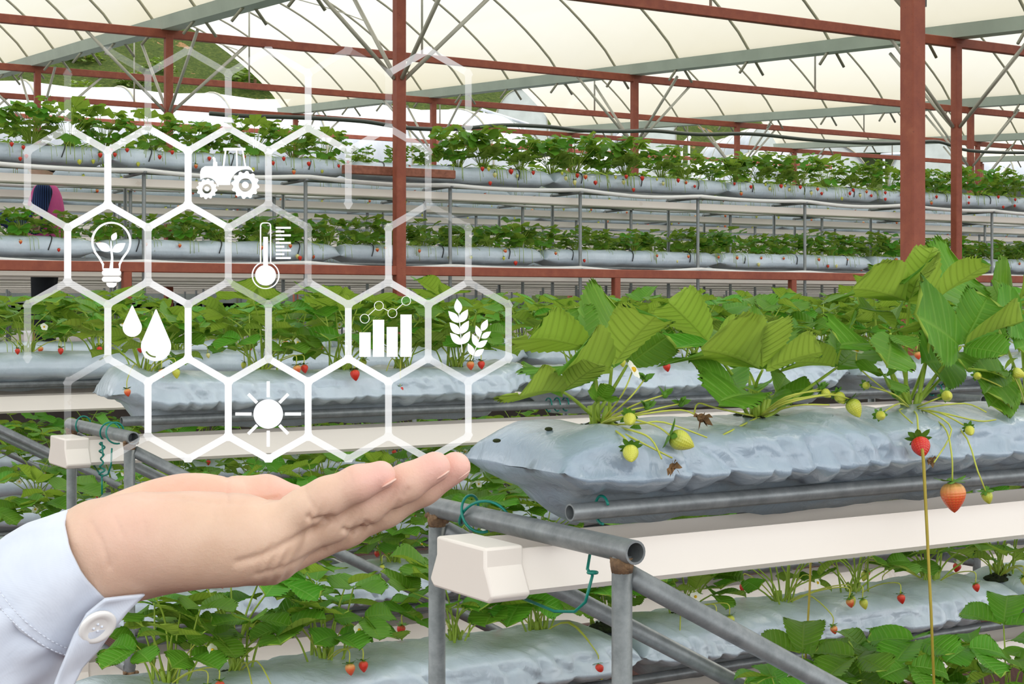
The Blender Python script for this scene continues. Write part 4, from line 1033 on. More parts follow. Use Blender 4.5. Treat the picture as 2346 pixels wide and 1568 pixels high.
# normals for creasing
gx, gy, gz = np.gradient(field, ST)
ci = np.clip(np.round((v - lo) / ST).astype(int), 0, np.array(field.shape) - 1)
nrm = np.stack([gx[tuple(ci.T)], gy[tuple(ci.T)], gz[tuple(ci.T)]], 1); nrm /= np.maximum(np.linalg.norm(nrm, axis=1, keepdims=True), 1e-6)
vpx = np.stack([1173 + v[:, 0] / (HD + v[:, 2]) * FPX, HORIZON - v[:, 1] / (HD + v[:, 2]) * FPX], 1)
CREASES = [  # picture-space folds on the near side: points, half width px, depth m
    ([(700, 1118), (704, 1140), (722, 1165)], 4, .0006), ([(708, 1185), (718, 1196), (745, 1188)], 6, .0018), ([(800, 1084), (806, 1102), (800, 1118)], 4, .0005),
    ([(790, 1215), (806, 1222), (830, 1208)], 6, .0018), ([(835, 1196), (850, 1204)], 5, .0008), ([(935, 1122), (925, 1135)], 5, .0007),
    ([(900, 1172), (885, 1185)], 5, .0007), ([(525, 1040), (520, 1105), (523, 1150)], 5, .0008), ([(560, 1098), (563, 1125)], 4, .0004), ([(612, 1096), (614, 1128)], 4, .0005),
    ([(320, 1140), (400, 1139), (480, 1152), (560, 1153), (640, 1140)], 5, .0006), ([(490, 1195), (486, 1170), (500, 1152)], 4, .0005), ([(590, 1175), (600, 1150), (640, 1140)], 4, .0006),
    ([(545, 1290), (600, 1275), (680, 1235), (760, 1190)], 9, .0014), ([(590, 1318), (660, 1300), (740, 1260)], 7, .0008), ([(210, 1200), (232, 1240), (250, 1300)], 6, .0007),
    ([(262, 1185), (282, 1230)], 5, .0005), ([(228, 1330), (260, 1280)], 6, .0003), ([(330, 1200), (332, 1235)], 5, .0004), ([(395, 1120), (455, 1090)], 4, .0004)]
def seg_d(p, a, b):
    a = np.array(a, float); b = np.array(b, float); ab = b - a; h = np.clip(((p - a) @ ab) / (ab @ ab), 0, 1); return np.linalg.norm(p - a - h[:, None] * ab, axis=1)
facing = (nrm[:, 2] < 0.35)
for pts, w, dp in CREASES:
    d = np.min([seg_d(vpx, a, b) for a, b in zip(pts[:-1], pts[1:])], axis=0)
    v -= nrm * (dp * np.exp(-(d / w) ** 2) * facing)[:, None]
# fine knuckle wrinkles
for cx, cy, rr in ((728, 1192, 34), (812, 1214, 34), (640, 1300, 46), (900, 1150, 26)):
    d = np.hypot(vpx[:, 0] - cx, vpx[:, 1] - cy); v -= nrm * (0.00045 * np.exp(-(d / rr) ** 2) * np.sin((vpx[:, 0] * .8 + vpx[:, 1] * .45) / 3.0) * facing)[:, None]
# natural redness of palm, mound and finger pads
blush = np.zeros(len(v))
for (px, py, c, r, s) in ((880, 1070, .0, .020, .9), (1005, 1055, .02, .018, .9), (1050, 1060, .036, .018, .9), (655, 1120, .077, .018, .7), (590, 1125, .05, .03, .6), (420, 1120, .055, .03, .35), (520, 1150, .03, .03, .55), (300, 1190, .0, .03, .4), (780, 1110, .0, .02, .2)):
    blush = np.maximum(blush, s * np.exp(-(np.linalg.norm(v - hs(px, py, c), axis=1) / r) ** 2))
t = NT('skin'); at = t.node('ShaderNodeAttribute', attribute_name='blush'); c = t.coord()
n1 = t.noise(38, 5, 0.6, c); n2 = t.noise(420, 3, 0.6, c); n3 = t.noise(900, 2, 0.5, t.mapping(c, (1, 1, 1)))
skin = t.ramp(n1, [(0.3, srgb(216, 182, 156)), (0.7, srgb(228, 197, 172))])
skin = t.mix(at.outputs['Fac'], skin, srgb(238, 184, 172))
t.set(skin, 0.48, 0.0, 0.4); t.p.inputs['Subsurface Weight'].default_value = 0.12; t.p.inputs['Subsurface Radius'].default_value = (0.008, 0.003, 0.0015); t.p.inputs['Subsurface Scale'].default_value = 0.6
t.bump(t.math('ADD', n2, t.math('MULTIPLY', n3, 0.6)), 0.18, 0.0012); M['skin'] = t.mat
person = net_object('person', v, q, M['skin'], None, hs_world, blush, label='open palm-up hand in a white shirt cuff reaching in at lower left', cat='person')
M['nail'] = simple('fingernail', srgb(238, 196, 180), 0.25, 0, 0.5, 0.05, 60)
for nm, (tp, rot, sz) in {'little': ((890, 1108, .003), 30, (.0046, .0010, .0040)), 'ring': ((1010, 1091, .020), 32, (.0052, .0011, .0046)), 'middle': ((1056, 1092, .035), 34, (.0056, .0011, .0048))}.items():
    m = MB(); m.sphere((0, 0, 0), sz, 14, 8); a = R(rot); Mx = Matrix(((math.cos(a), -math.sin(a), 0), (math.sin(a), math.cos(a), 0), (0, 0, 1)))
    c0 = hs(*tp); m2 = MB(); m2.add([hs_world(np.array(Mx @ Vector(p)) + c0) for p in m.v], m.f); m2.build('fingernail', M['nail'], person)

# ---- shirt sleeve: cuff with placket and button, sleeve behind
t = NT('white_cotton'); c = t.coord()
wv = t.node('ShaderNodeTexWave', wave_type='BANDS', bands_direction='DIAGONAL'); wv.inputs['Scale'].default_value = 420; t.link(c, wv.inputs[0])
n1 = t.noise(22, 4, 0.6, c, 0.8)
t.set(t.ramp(n1, [(0.3, srgb(206, 214, 228)), (0.7, srgb(222, 229, 241))]), 0.85, 0, 0.2); t.p.inputs['Sheen Weight'].default_value = 0.15
t.bump(t.math('ADD', t.math('MULTIPLY', wv.outputs['Fac'], 0.01), t.math('MULTIPLY', n1, 1.0)), 0.35, 0.004); M['cotton'] = t.mat
M['button'] = simple('pearl_button', srgb(244, 243, 240), 0.2, 0, 0.6, 0.02, 60)
M['thread'] = simple('white_thread', srgb(226, 232, 244), 0.8, 0, 0.2, 0.03, 60)
def sleeve_tube(cs, n=56, thick=0.0016, wob=0.0, seed=0, seam=None):
    """cs: (centre, along, up-radius, depth-radius). Closed loop outside and inside, so the cloth has thickness."""
    rings = []
    for (cn, ax, ru, rz) in cs:
        ax = np.array(ax, float); ax /= np.linalg.norm(ax); upv = np.array([-ax[1], ax[0], 0]); upv *= 1 if upv[1] > 0 else -1; zz = np.array([0, 0, 1.0]); ring = []
        for k in range(n):
            a = 2 * math.pi * k / n; f = 1 + wob * mnoise.noise(Vector((math.cos(a) * 2.2 + seed, math.sin(a) * 2.2, cn[0] * 40))) + wob * .6 * mnoise.noise(Vector((math.cos(a) * 5, math.sin(a) * 5, cn[0] * 70 + seed)))
            ring.append((np.array(cn), upv * math.cos(a) * ru * f + zz * math.sin(a) * rz * f))
        rings.append(ring)
    vs = []; 
    for ring in rings: vs += [hs_world(c_ + o_) for c_, o_ in ring]
    for ring in rings: vs += [hs_world(c_ + o_ * (1 - thick / 0.03)) for c_, o_ in ring]
    m = len(rings); fs = []
    for i in range(m - 1):
        for k in range(n):
            k2 = (k + 1) % n; fs.append((i * n + k, i * n + k2, (i + 1) * n + k2, (i + 1) * n + k)); b = m * n; fs.append((b + i * n + k, b + (i + 1) * n + k, b + (i + 1) * n + k2, b + i * n + k2))
    for k in range(n):
        k2 = (k + 1) % n; b = m * n; fs.append((k, b + k, b + k2, k2)); e = (m - 1) * n; fs.append((e + k, e + k2, b + e + k2, b + e + k))
    mb = MB(); mb.add(vs, fs); return mb
def lerp_rings(keys, n):
    out = []; keys = [(np.array(a), np.array(b, float), c_, d_) for a, b, c_, d_ in keys]
    for i in range(n + 1):
        s = i / n * (len(keys) - 1); j = min(int(s), len(keys) - 2); f = s - j; f = f * f * (3 - 2 * f) if False else f
        out.append(tuple(keys[j][q_] * (1 - f) + keys[j + 1][q_] * f for q_ in range(4)))
    return out
cuff_k = [(hs(221, 1270, .020), (-.876, -.48, 0), .0262, .034), (hs(190, 1288, .020), (-.85, -.53, 0), .0282, .036), (hs(150, 1315, .020), (-.80, -.60, 0), .0310, .038), (hs(110, 1350, .020), (-.75, -.66, 0), .0338, .040), (hs(78, 1380, .020), (-.72, -.69, 0), .0352, .041)]
cuff = sleeve_tube(lerp_rings(cuff_k, 28), wob=0.05, seed=2).build('shirt_cuff', M['cotton'], person)
slv_k = [(hs(98, 1360, .020), (-.73, -.68, 0), .0318, .037), (hs(30, 1425, .020), (-.71, -.70, 0), .0345, .041), (hs(-60, 1515, .020), (-.70, -.71, 0), .041, .047), (hs(-200, 1660, .022), (-.7, -.71, 0), .046, .051), (hs(-420, 1880, .026), (-.7, -.71, 0), .052, .056)]
sleeve_tube(lerp_rings(slv_k, 40), wob=0.12, seed=5).build('shirt_sleeve', M['cotton'], person)
# placket: the cuff's loose front edge standing off along its underside, with the button
e1 = [(242, 1374), (198, 1408), (170, 1455), (150, 1510), (130, 1560), (112, 1615)]; e2 = [(331, 1362), (292, 1402), (254, 1448), (224, 1490), (188, 1528), (152, 1600)]
vs = []; nU, nW = 30, 8
ip = lambda e, s: np.array([np.interp(s, np.linspace(0, 1, len(e)), [p[0] for p in e]), np.interp(s, np.linspace(0, 1, len(e)), [p[1] for p in e])])
for i in range(nU + 1):
    for j in range(nW + 1):
        s, w = i / nU, j / nW; a = ip(e1, s) * (1 - w) + ip(e2, s) * w; cc = -.0165 + .013 * w + .0015 * math.sin(s * 9 + w * 2) - .004 * s
        vs.append(hs_world(hs(a[0], a[1], cc)))
m = MB(); m.add(vs, [(i * (nW + 1) + j, i * (nW + 1) + j + 1, (i + 1) * (nW + 1) + j + 1, (i + 1) * (nW + 1) + j) for i in range(nU) for j in range(nW)])
pk = m.build('cuff_placket', M['cotton'], person); sd_ = pk.modifiers.new('thickness', 'SOLIDIFY'); sd_.thickness = 0.0018; sd_.offset = 0
# stitching: dashed lines round the seam of the cuff and down the placket
def stitch(pts, c0, parent):
    mb = MB(); L = len(pts)
    for i in range(0, L - 1):
        a = np.array(pts[i]); b = np.array(pts[i + 1]); n = max(1, int(np.linalg.norm((b - a)[:2]) / 9))
        for k in range(n):
            p0 = a + (b - a) * (k + .15) / n; p1 = a + (b - a) * (k + .85) / n
            mb.tube([hs_world(hs(p0[0], p0[1], p0[2])), hs_world(hs(p1[0], p1[1], p1[2]))], .0003, 5)
    return mb.build('stitching', M['thread'], parent)
def on_cuff(i, a, off=0.0005):
    cn, ax, ru, rz = lerp_rings(cuff_k, 28)[i]; ax = ax / np.linalg.norm(ax); upv = np.array([-ax[1], ax[0], 0]); upv *= 1 if upv[1] > 0 else -1
    p = cn + upv * math.cos(a) * (ru * 1.02 + off) - np.array([0, 0, 1]) * math.sin(a) * (rz * 1.02 + off); s = (HD + p[2]) / FPX; return (1173 + p[0] / s, HORIZON - p[1] / s, p[2])
for i in (24, 27): stitch([on_cuff(i, R(a)) for a in range(10, 172, 9)], 0, cuff)
bt = MB()
bc = hs(222, 1436, -.0130); axb = np.array([.62, .72, 0]); 
ax1 = np.array([.68, .70, .10]); ax1 /= np.linalg.norm(ax1); ax2 = np.array([.50, -.46, .72]); ax2 -= ax1 * (ax1 @ ax2); ax2 /= np.linalg.norm(ax2); ax3 = np.cross(ax1, ax2); ax3 *= -1 if ax3[2] > 0 else 1
vs = []; prof = [(0, .0010), (.0046, .0010), (.0052, .0012), (.0070, .0020), (.0086, .0019), (.0094, .0010), (.0092, 0), (0, -.0002)]
for r_, h_ in prof:
    for k in range(28): a = 2 * math.pi * k / 28; vs.append(hs_world(bc + (ax1 * math.cos(a) + ax2 * math.sin(a)) * r_ + ax3 * h_))
bt.add(vs, [(i * 28 + k, i * 28 + (k + 1) % 28, (i + 1) * 28 + (k + 1) % 28, (i + 1) * 28 + k) for i in range(len(prof) - 1) for k in range(28)])
bo = bt.build('button', M['button'], person)
for k in range(4):
    a = math.pi / 4 + k * math.pi / 2; MB().sphere(hs_world(bc + (ax1 * math.cos(a) + ax2 * math.sin(a)) * .0020 + ax3 * .0011), .0007, 8, 6).build('buttonhole', M['thread'], bo)
# ================================================================== glowing honeycomb of farm symbols floating over the palm
DD = 0.772; DK = DD / FPX; TH = 0.0011
def dp(px, py, c=0.0): return P(px, py, DD) + FWD * c
def glow(name, a):
    t = NT(name); e = t.node('ShaderNodeEmission'); e.inputs[0].default_value = (1, 1, 1, 1); e.inputs[1].default_value = GLOW
    tp = t.node('ShaderNodeBsdfTransparent'); ms = t.node('ShaderNodeMixShader'); ms.inputs[0].default_value = 1 - math.sqrt(max(0.0, 1 - a)); t.link(tp.outputs[0], ms.inputs[1]); t.link(e.outputs[0], ms.inputs[2]); t.link(ms.outputs[0], t.out.inputs[0]); return t.mat
GLOW = 0.74
LEV = [0.12, 0.22, 0.32, 0.42, 0.52, 0.62, 0.74, 0.86, 0.97]
GM = [glow('pale_light_%d' % k, a) for k, a in enumerate(LEV)]
M['light'] = glow('white_light', 0.995)
def plate(mb, poly, th=TH, mat=0, z=0.0, skip=()):
    n = len(poly); vs = [dp(x, y, z - th / 2) for x, y in poly] + [dp(x, y, z + th / 2) for x, y in poly]
    area = sum(poly[i][0] * poly[(i + 1) % n][1] - poly[(i + 1) % n][0] * poly[i][1] for i in range(n))
    f = tuple(range(n)); fs = [f if area < 0 else f[::-1]]; fs.append(tuple(n + i for i in (f[::-1] if area < 0 else f)))
    for k in range(n):
        if k in skip: continue
        k2 = (k + 1) % n; q = (k, n + k, n + k2, k2); fs.append(q if area < 0 else q[::-1])
    mb.add(vs, fs, mat)
def band(mb, pts, w, closed=False, th=TH, mat=0, z=0.0):
    n = len(pts); L = []; Rr = []
    for i in range(n):
        a = np.array(pts[i - 1 if (i > 0 or closed) else 0], float); b = np.array(pts[(i + 1) % n if (i < n - 1 or closed) else n - 1], float); d = b - a; d /= np.linalg.norm(d); nn = np.array([-d[1], d[0]]) * w / 2; p = np.array(pts[i], float); L.append(p + nn); Rr.append(p - nn)
    vs = [dp(*p, z - th / 2) for p in L] + [dp(*p, z - th / 2) for p in Rr] + [dp(*p, z + th / 2) for p in L] + [dp(*p, z + th / 2) for p in Rr]; fs = []
    for i in range(n if closed else n - 1):
        j = (i + 1) % n; fs += [(i, j, n + j, n + i), (2 * n + i, 3 * n + i, 3 * n + j, 2 * n + j), (i, 2 * n + i, 2 * n + j, j), (n + i, n + j, 3 * n + j, 3 * n + i)]
    if not closed: fs += [(0, n, 3 * n, 2 * n), (n - 1, 3 * n - 1, 4 * n - 1, 2 * n - 1)]
    mb.add(vs, fs, mat)
circ = lambda cx, cy, r, n=40, a0=0, a1=360: [(cx + r * math.cos(R(a0 + (a1 - a0) * k / n)), cy + r * math.sin(R(a0 + (a1 - a0) * k / n))) for k in range(n if a1 - a0 == 360 else n + 1)]
OX = [155, 339, 523, 706, 890, 1073]; EX = [63, 247, 431, 615, 798, 981, 1165]
PY = [(115, 168), (293, 346), (469, 522), (646, 698), (822, 875), (1000, 1052)]
# brightness of each bar: slanted bars as (pair, peak x, valley x), upright bars as (pair above, x)
SL = {0: [(247, 339, .12), (431, 339, .2), (431, 523, .26), (615, 523, .26), (615, 706, .4), (798, 706, .22), (798, 890, .15), (981, 890, .4), (981, 1073, .4)],
      1: [(155, 63, .35), (155, 247, .6), (339, 247, .62), (339, 431, .8), (523, 431, .75), (523, 615, .7), (706, 615, .75), (706, 798, .62), (890, 798, .42), (890, 981, .32)],
      2: [(63, 155, .5), (247, 155, .8), (247, 339, .8), (431, 339, .9), (431, 523, .8), (615, 523, .5), (615, 706, .3), (981, 890, .3), (981, 1073, .15)],
      3: [(155, 63, .4), (155, 247, .5), (339, 247, .6), (339, 431, .7), (523, 431, .5), (523, 615, .2), (706, 615, .25), (706, 798, .5), (890, 798, .5), (890, 981, .6), (1073, 981, .5), (1073, 1165, .3)],
      4: [(247, 155, .2), (247, 339, .6), (431, 339, .9), (431, 523, .9), (615, 523, .7), (615, 706, .8), (798, 706, .95), (798, 890, .9), (981, 890, .6), (981, 1073, .4), (1165, 1073, .5)],
      5: [(339, 247, .2), (339, 431, .6), (523, 431, .85), (523, 615, .97), (706, 615, .9), (706, 798, .6), (890, 798, .5), (890, 981, .5), (1073, 981, .5)]}
VE = {0: [(155, .15), (339, .2), (523, .35), (706, .5), (890, .12), (1073, .3)], 1: [(63, .35), (247, .95), (431, .97), (615, .5), (798, .3), (981, .25)],
      2: [(155, .85), (339, .5), (523, .42), (706, .22), (890, .5), (1073, .3)], 3: [(63, .2), (247, .7), (431, .8), (615, .5), (798, .7), (981, .5), (1165, .4)],
      4: [(155, .15), (339, .8), (523, .97), (706, .85), (890, .6), (1073, .6)]}
m = MB(); lev = lambda a: int(np.argmin([abs(a - x) for x in LEV])); W = 15
for p_, bars in SL.items():
    hi_y, lo_y = PY[p_]
    for xp, xv, a in bars:
        A = np.array((xp, hi_y), float); B = np.array((xv, lo_y), float); d = (B - A) / np.linalg.norm(B - A); A = A + d * 8.0; B = B - d * 8.0; nn = np.array([-d[1], d[0]]) * W / 2; s30 = d * W / 2 * 0.55 
        plate(m, [tuple(A + nn), tuple(B + nn), tuple(B - nn), tuple(A - nn)], TH, lev(a), skip=(1, 3))
    
for p_, bars in VE.items():
    y0, y1 = PY[p_][1] + 8, PY[p_ + 1][0] - 8
    for x, a in bars: plate(m, [(x - W / 2, y0), (x + W / 2, y0), (x + W / 2, y1), (x - W / 2, y1)], TH, lev(a), skip=(0, 2))
# joints: small filled hexagons, as bright as the mean of the bars that meet there
acc = {}
for p_, bars in SL.items():
    for xp, xv, a in bars: acc.setdefault((xp, PY[p_][0]), []).append(a); acc.setdefault((xv, PY[p_][1]), []).append(a)
for p_, bars in VE.items():
    for x, a in bars: acc.setdefault((x, PY[p_][1]), []).append(a); acc.setdefault((x, PY[p_ + 1][0]), []).append(a)
for (x, y), al in acc.items():
    peak = any(abs(y - q[0]) < 1 for q in PY); s = -1 if peak else 1
    # three-armed joint: outline follows the bar ends
    up = -1 if peak else 1      # the upright bar leaves upward from a peak, downward from a valley
    k = 0.866; arm = []
    for ang in ((90 * up), (90 * up + 120), (90 * up + 240)):
        d = np.array([math.cos(R(ang)), math.sin(R(ang))]); nn = np.array([-d[1], d[0]]) * W / 2; e = np.array([x, y]) + d * 8; arm += [tuple(e - nn), tuple(e + nn)]
    plate(m, arm, TH, lev(sum(al) / len(al)), skip=(0, 2, 4))
m.build('honeycomb_frame', GM, smooth=False, label='glowing white honeycomb frame of hexagons floating over the open palm', cat='honeycomb display')

def icon(name, label, px, py, cat='symbol', group='glowing farm symbols'): return empty(name, (0, 0, 0), label=label, cat=cat, group=group)
def part(root, name, fn, mat=None):
    m = MB(); fn(m); return m.build(name, mat or M['light'], root, smooth=False)
# tractor
tr = icon('tractor_icon', 'glowing white tractor symbol in the honeycomb', 523, 400)
body = [(459, 394), (462, 386), (470, 381), (570, 381), (576, 386), (578, 394)] + circ(563, 424, 36, 14, -60, -180) + [(500, 424), (500, 428)] + circ(474, 432, 25, 10, -12, -126) + [(459, 405)]
part(tr, 'tractor_body', lambda m: plate(m, body))
part(tr, 'cab_roof', lambda m: plate(m, [(512, 339), (562, 339), (562, 345), (512, 345)]))
for a, b in (((517, 345), (512, 381)), ((542, 345), (543, 381)), ((556, 345), (562, 381))): part(tr, 'cab_post', lambda m: band(m, [a, b], 3))
part(tr, 'exhaust_pipe', lambda m: band(m, [(488, 361), (491, 364), (492, 372), (492, 382)], 5)); part(tr, 'exhaust_collar', lambda m: plate(m, [(489, 371), (497, 371), (498, 382), (488, 382)]))
def gear(m, cx, cy, ro, ri, nt):
    pts = []
    for k in range(nt * 4):
        a = 2 * math.pi * (k + .5) / (nt * 4); r = ro if k % 4 in (0, 1) else ro * 0.86; pts.append((cx + r * math.cos(a), cy + r * math.sin(a)))
    n = len(pts); inn = [(cx + ri * math.cos(2 * math.pi * (k + .5) / n), cy + ri * math.sin(2 * math.pi * (k + .5) / n)) for k in range(n)]
    vs = [dp(*p, -TH / 2) for p in pts] + [dp(*p, -TH / 2) for p in inn] + [dp(*p, TH / 2) for p in pts] + [dp(*p, TH / 2) for p in inn]; fs = []
    for i in range(n):
        j = (i + 1) % n; fs += [(i, j, n + j, n + i), (2 * n + i, 3 * n + i, 3 * n + j, 2 * n + j), (i, 2 * n + i, 2 * n + j, j), (n + i, n + j, 3 * n + j, 3 * n + i)]
    m.add(vs, fs)
for cx, cy, ro, ri, hub, nt in ((562, 424, 32, 15.5, 7.5, 12), (474, 433, 23.5, 11, 5.5, 12)):
    w = part(tr, 'wheel', lambda m: gear(m, cx, cy, ro, ri, nt)); part(w, 'wheel_hub', lambda m: plate(m, circ(cx, cy, hub, 24)))
# bulb with a seedling
bu = icon('light_bulb_icon', 'glowing white outline of a light bulb with a seedling inside', 255, 580)
arc = [(236, 617), (236, 606), (228, 592), (217, 577)] + circ(255, 554, 43.5, 26, 150, 390) + [(292, 577), (281, 592), (274, 606), (274, 617)]
part(bu, 'bulb_outline', lambda m: band(m, arc + [], 4, True))
def leafy(m, a, b, w, n=12):
    a = np.array(a, float); b = np.array(b, float); d = b - a; nn = np.array([-d[1], d[0]]) / np.linalg.norm(d) * w
    up = [tuple(a + d * k / n + nn * math.sin(math.pi * (k / n) ** .85)) for k in range(n + 1)]; dn = [tuple(a + d * k / n - nn * math.sin(math.pi * (k / n) ** .85) * .9) for k in range(n - 1, 0, -1)]; plate(m, up + dn)
part(bu, 'seedling_stem', lambda m: plate(m, [(251, 616), (258.5, 616), (259, 590), (257, 572), (254.5, 553), (254, 553), (253.5, 575), (255, 592)]))
for a, b, w in (((253, 575), (220, 557), 10), ((258, 577), (287, 557), 10), ((257, 551), (266, 533), 6.5)): part(bu, 'seedling_leaf', lambda m: leafy(m, a, b, w))
rb = lambda x0, y0, x1, y1, r: [(x1 - r + r * math.cos(R(a)), y0 + r + r * math.sin(R(a))) for a in range(-90, 1, 15)] + [(x1 - r + r * math.cos(R(a)), y1 - r + r * math.sin(R(a))) for a in range(0, 91, 15)] + [(x0 + r + r * math.cos(R(a)), y1 - r + r * math.sin(R(a))) for a in range(90, 181, 15)] + [(x0 + r + r * math.cos(R(a)), y0 + r + r * math.sin(R(a))) for a in range(180, 271, 15)]
for b in (rb(234, 619, 277, 632, 6), rb(234, 634, 277, 646, 6)): part(bu, 'cap_ring', lambda m: plate(m, b))
part(bu, 'cap_tip', lambda m: plate(m, [(244, 648), (267, 648), (266, 654), (260, 659), (251, 659), (245, 654)]))
# thermometer
th = icon('thermometer_icon', 'glowing white thermometer symbol with a scale of short bars', 610, 585)
out = [(597, 600), (597, 518)] + circ(604, 518, 7, 5, 180, 270) + circ(613, 518, 7, 5, -90, 0) + [(620, 600)] + circ(608.5, 631, 30.5, 34, -67, 247)
part(th, 'thermometer_outline', lambda m: band(m, out, 2.2, True)); part(th, 'thermometer_bulb', lambda m: plate(m, circ(608.5, 631, 23.5, 36)))
part(th, 'mercury_column', lambda m: plate(m, [(603.5, 543), (613.5, 543), (613.5, 610), (603.5, 610)]))
for k in range(9): part(th, 'scale_mark', lambda m: plate(m, [(632, 520 + k * 8.65), ((666 if k % 2 == 0 else 651), 520 + k * 8.65), ((666 if k % 2 == 0 else 651), 524.4 + k * 8.65), (632, 524.4 + k * 8.65)]))
# water drops
def drop(cx, top, r, bot):
    cy = bot - r; a0 = math.degrees(math.asin(r / (cy - top)))     # straight flanks meet the round belly tangentially
    return [(cx - 1.2, top + 1.5), (cx, top), (cx + 1.2, top + 1.5)] + circ(cx, cy, r, 30, -a0, 180 + a0)
d1 = MB(); plate(d1, drop(303, 700, 21.5, 772)); d1.build('water_drop_icon', M['light'], smooth=False, label='smaller glowing white water drop, upper left of the pair', cat='symbol', group='glowing farm symbols')
big = drop(357.5, 709, 34, 828)
d2 = MB(); plate(d2, big); o = d2.build('water_drop_icon', M['light'], smooth=False, label='larger glowing white water drop with a curved slit', cat='symbol', group='glowing farm symbols')
sl = MB(); band(sl, circ(357.5, 793, 25, 8, 90, 150), 3.2, z=-0.0008); sl.build('drop_highlight', simple('olive_slit', srgb(98, 120, 40), .7), o, smooth=False)
# bar chart with a line of rings
ch = icon('bar_chart_icon', 'glowing white bar chart symbol with four bars and a trend line', 880, 760)
for x0, x1, y in ((823.5, 849, 762), (854.5, 880, 733), (886, 911, 749.5), (917.5, 943, 721)): part(ch, 'chart_bar', lambda m: plate(m, [(x0, y), (x1, y), (x1, 818), (x0, 818)]))
rings = [(835.5, 730.5), (868, 701), (899, 718), (930.5, 689.5)]
for p_ in rings: part(ch, 'trend_ring', lambda m: band(m, circ(p_[0], p_[1], 10.3, 32), 1.1, True))
for a, b in zip(rings[:-1], rings[1:]):
    d = np.array(b, float) - np.array(a, float); d /= np.linalg.norm(d); part(ch, 'trend_line', lambda m: band(m, [tuple(np.array(a) + d * 10), tuple(np.array(b) - d * 10)], 1.2))
# wheat ears
def wheat(name, label, base, tip, grains, w):
    ic = icon(name, label, 0, 0); part(ic, 'wheat_stem', lambda m: band(m, [base, tip], 1.6))
    for a, b, gw in grains: part(ic, 'wheat_grain', lambda m: leafy(m, a, b, gw))
wheat('wheat_icon', 'taller glowing white ear of wheat in the honeycomb', (1059, 808), (1051, 715),
      [((1051, 719), (1047, 685), 9.5), ((1051, 740), (1027, 713), 9), ((1053, 739), (1072, 709), 9), ((1053, 766), (1030, 739), 9), ((1055, 765), (1074, 735), 9), ((1056, 790), (1031, 763), 9), ((1058, 789), (1077, 759), 9)], 9)
wheat('wheat_icon', 'shorter glowing white ear of wheat leaning right', (1080, 826), (1104, 760),
      [((1103, 759), (1117, 732), 8), ((1100, 773), (1090, 746), 7), ((1103, 775), (1125, 760), 7), ((1094, 795), (1082, 765), 7.5), ((1092, 796), (1117, 780), 7.5), ((1084, 815), (1072, 787), 7.5), ((1086, 816), (1109, 800), 7.5)], 8)
# sun
su = icon('sun_icon', 'glowing white sun symbol with eight rays above the palm', 615, 949)
part(su, 'sun_disc', lambda m: plate(m, circ(614.5, 949, 33.5, 48)))
for k in range(8):
    a = R(k * 45); d = np.array([math.cos(a), math.sin(a)]); r0, r1 = (38.5, 75) if k % 2 == 0 else (36.5, 64.5); n_ = np.array([-d[1], d[0]]) * 3.4; cc = np.array((614.5, 949)); 
    part(su, 'sun_ray', lambda m: plate(m, [tuple(cc + d * r0 + n_), tuple(cc + d * r1 + n_), tuple(cc + d * r1 - n_), tuple(cc + d * r0 - n_)]))
# ================================================================== beyond the roof: hillside, plastic tunnels, stakes, pickers
def hill_h(x, y):
    h = -0.45 + max(0, y - 31) * 0.098 + max(0, y - 88) * 0.42
    return h + 0.25 * mnoise.noise(Vector((x * .12, y * .12, 1))) * min(1, max(0, (y - 30) / 10)) + (1.6 * mnoise.noise(Vector((x * .05, y * .05, 5))) if y > 60 else 0)
nx, ny = 110, 90; vs = []
for j in range(ny + 1):
    y = 31.0 + 155 * (j / ny) ** 1.3
    for i in range(nx + 1): x = -30 + 250 * i / nx; vs.append((x, y, Z(hill_h(x, y))))
m = MB(); m.add(vs, [(j * (nx + 1) + i, j * (nx + 1) + i + 1, (j + 1) * (nx + 1) + i + 1, (j + 1) * (nx + 1) + i) for j in range(ny) for i in range(nx)])
t = NT('overgrown_hillside'); c = t.coord(); n1 = t.noise(0.22, 6, 0.65, c, 0.5); n2 = t.noise(2.6, 8, 0.75, c, 1.0)
veg = t.ramp(n2, [(0.25, srgb(46, 66, 24)), (0.5, srgb(84, 106, 42)), (0.7, srgb(128, 138, 66)), (0.85, srgb(160, 140, 92))])
t.set(t.mix(t.math('GREATER_THAN', n1, 0.66), veg, t.ramp(n2, [(0.3, srgb(150, 112, 72)), (0.7, srgb(206, 166, 116))])), 0.95, 0, 0.1)
t.bump(n2, 1.0, 1.2)
m.build('ground', t.mat, kind='structure', label='overgrown green and ochre hillside rising behind the greenhouse', cat='hillside')
# shrubs on the hill
M['shrub'] = leaf_material('shrub_leaf', srgb(70, 100, 34), srgb(96, 126, 50), srgb(110, 134, 64), 0.2)
def shrub(seed):
    rg = random.Random(seed); m = MB()
    for k in range(420):
        d = Vector((rg.gauss(0, 1), rg.gauss(0, 1), abs(rg.gauss(0, .8)))).normalized() * rg.uniform(.55, 1.0); a = rg.uniform(0, 6.28); s = rg.uniform(.07, .17)
        e1 = Vector((math.cos(a), math.sin(a), rg.uniform(-.5, .5))) * s; e2 = Vector((-math.sin(a), math.cos(a), rg.uniform(-.6, .2))) * s * .5; p = Vector((d.x, d.y, d.z * .9))
        m.add([p - e1, p + e2, p + e1, p - e2], [(0, 1, 2, 3)], 0, [(0, .5), (.5, 1), (1, .5), (.5, 0)])
    o = MB(); foliage = m; tr_ = MB(); tr_.tube([(0, 0, -.3), (0, 0, .5)], .05, 5)
    return foliage, tr_
sh = [shrub(k) for k in range(4)]; sm = [(a.mesh('shrub', M['shrub'], False), b.mesh('shrub_stem', M['strawf'])) for a, b in sh]
rg = random.Random(77); n = 0
spots = []
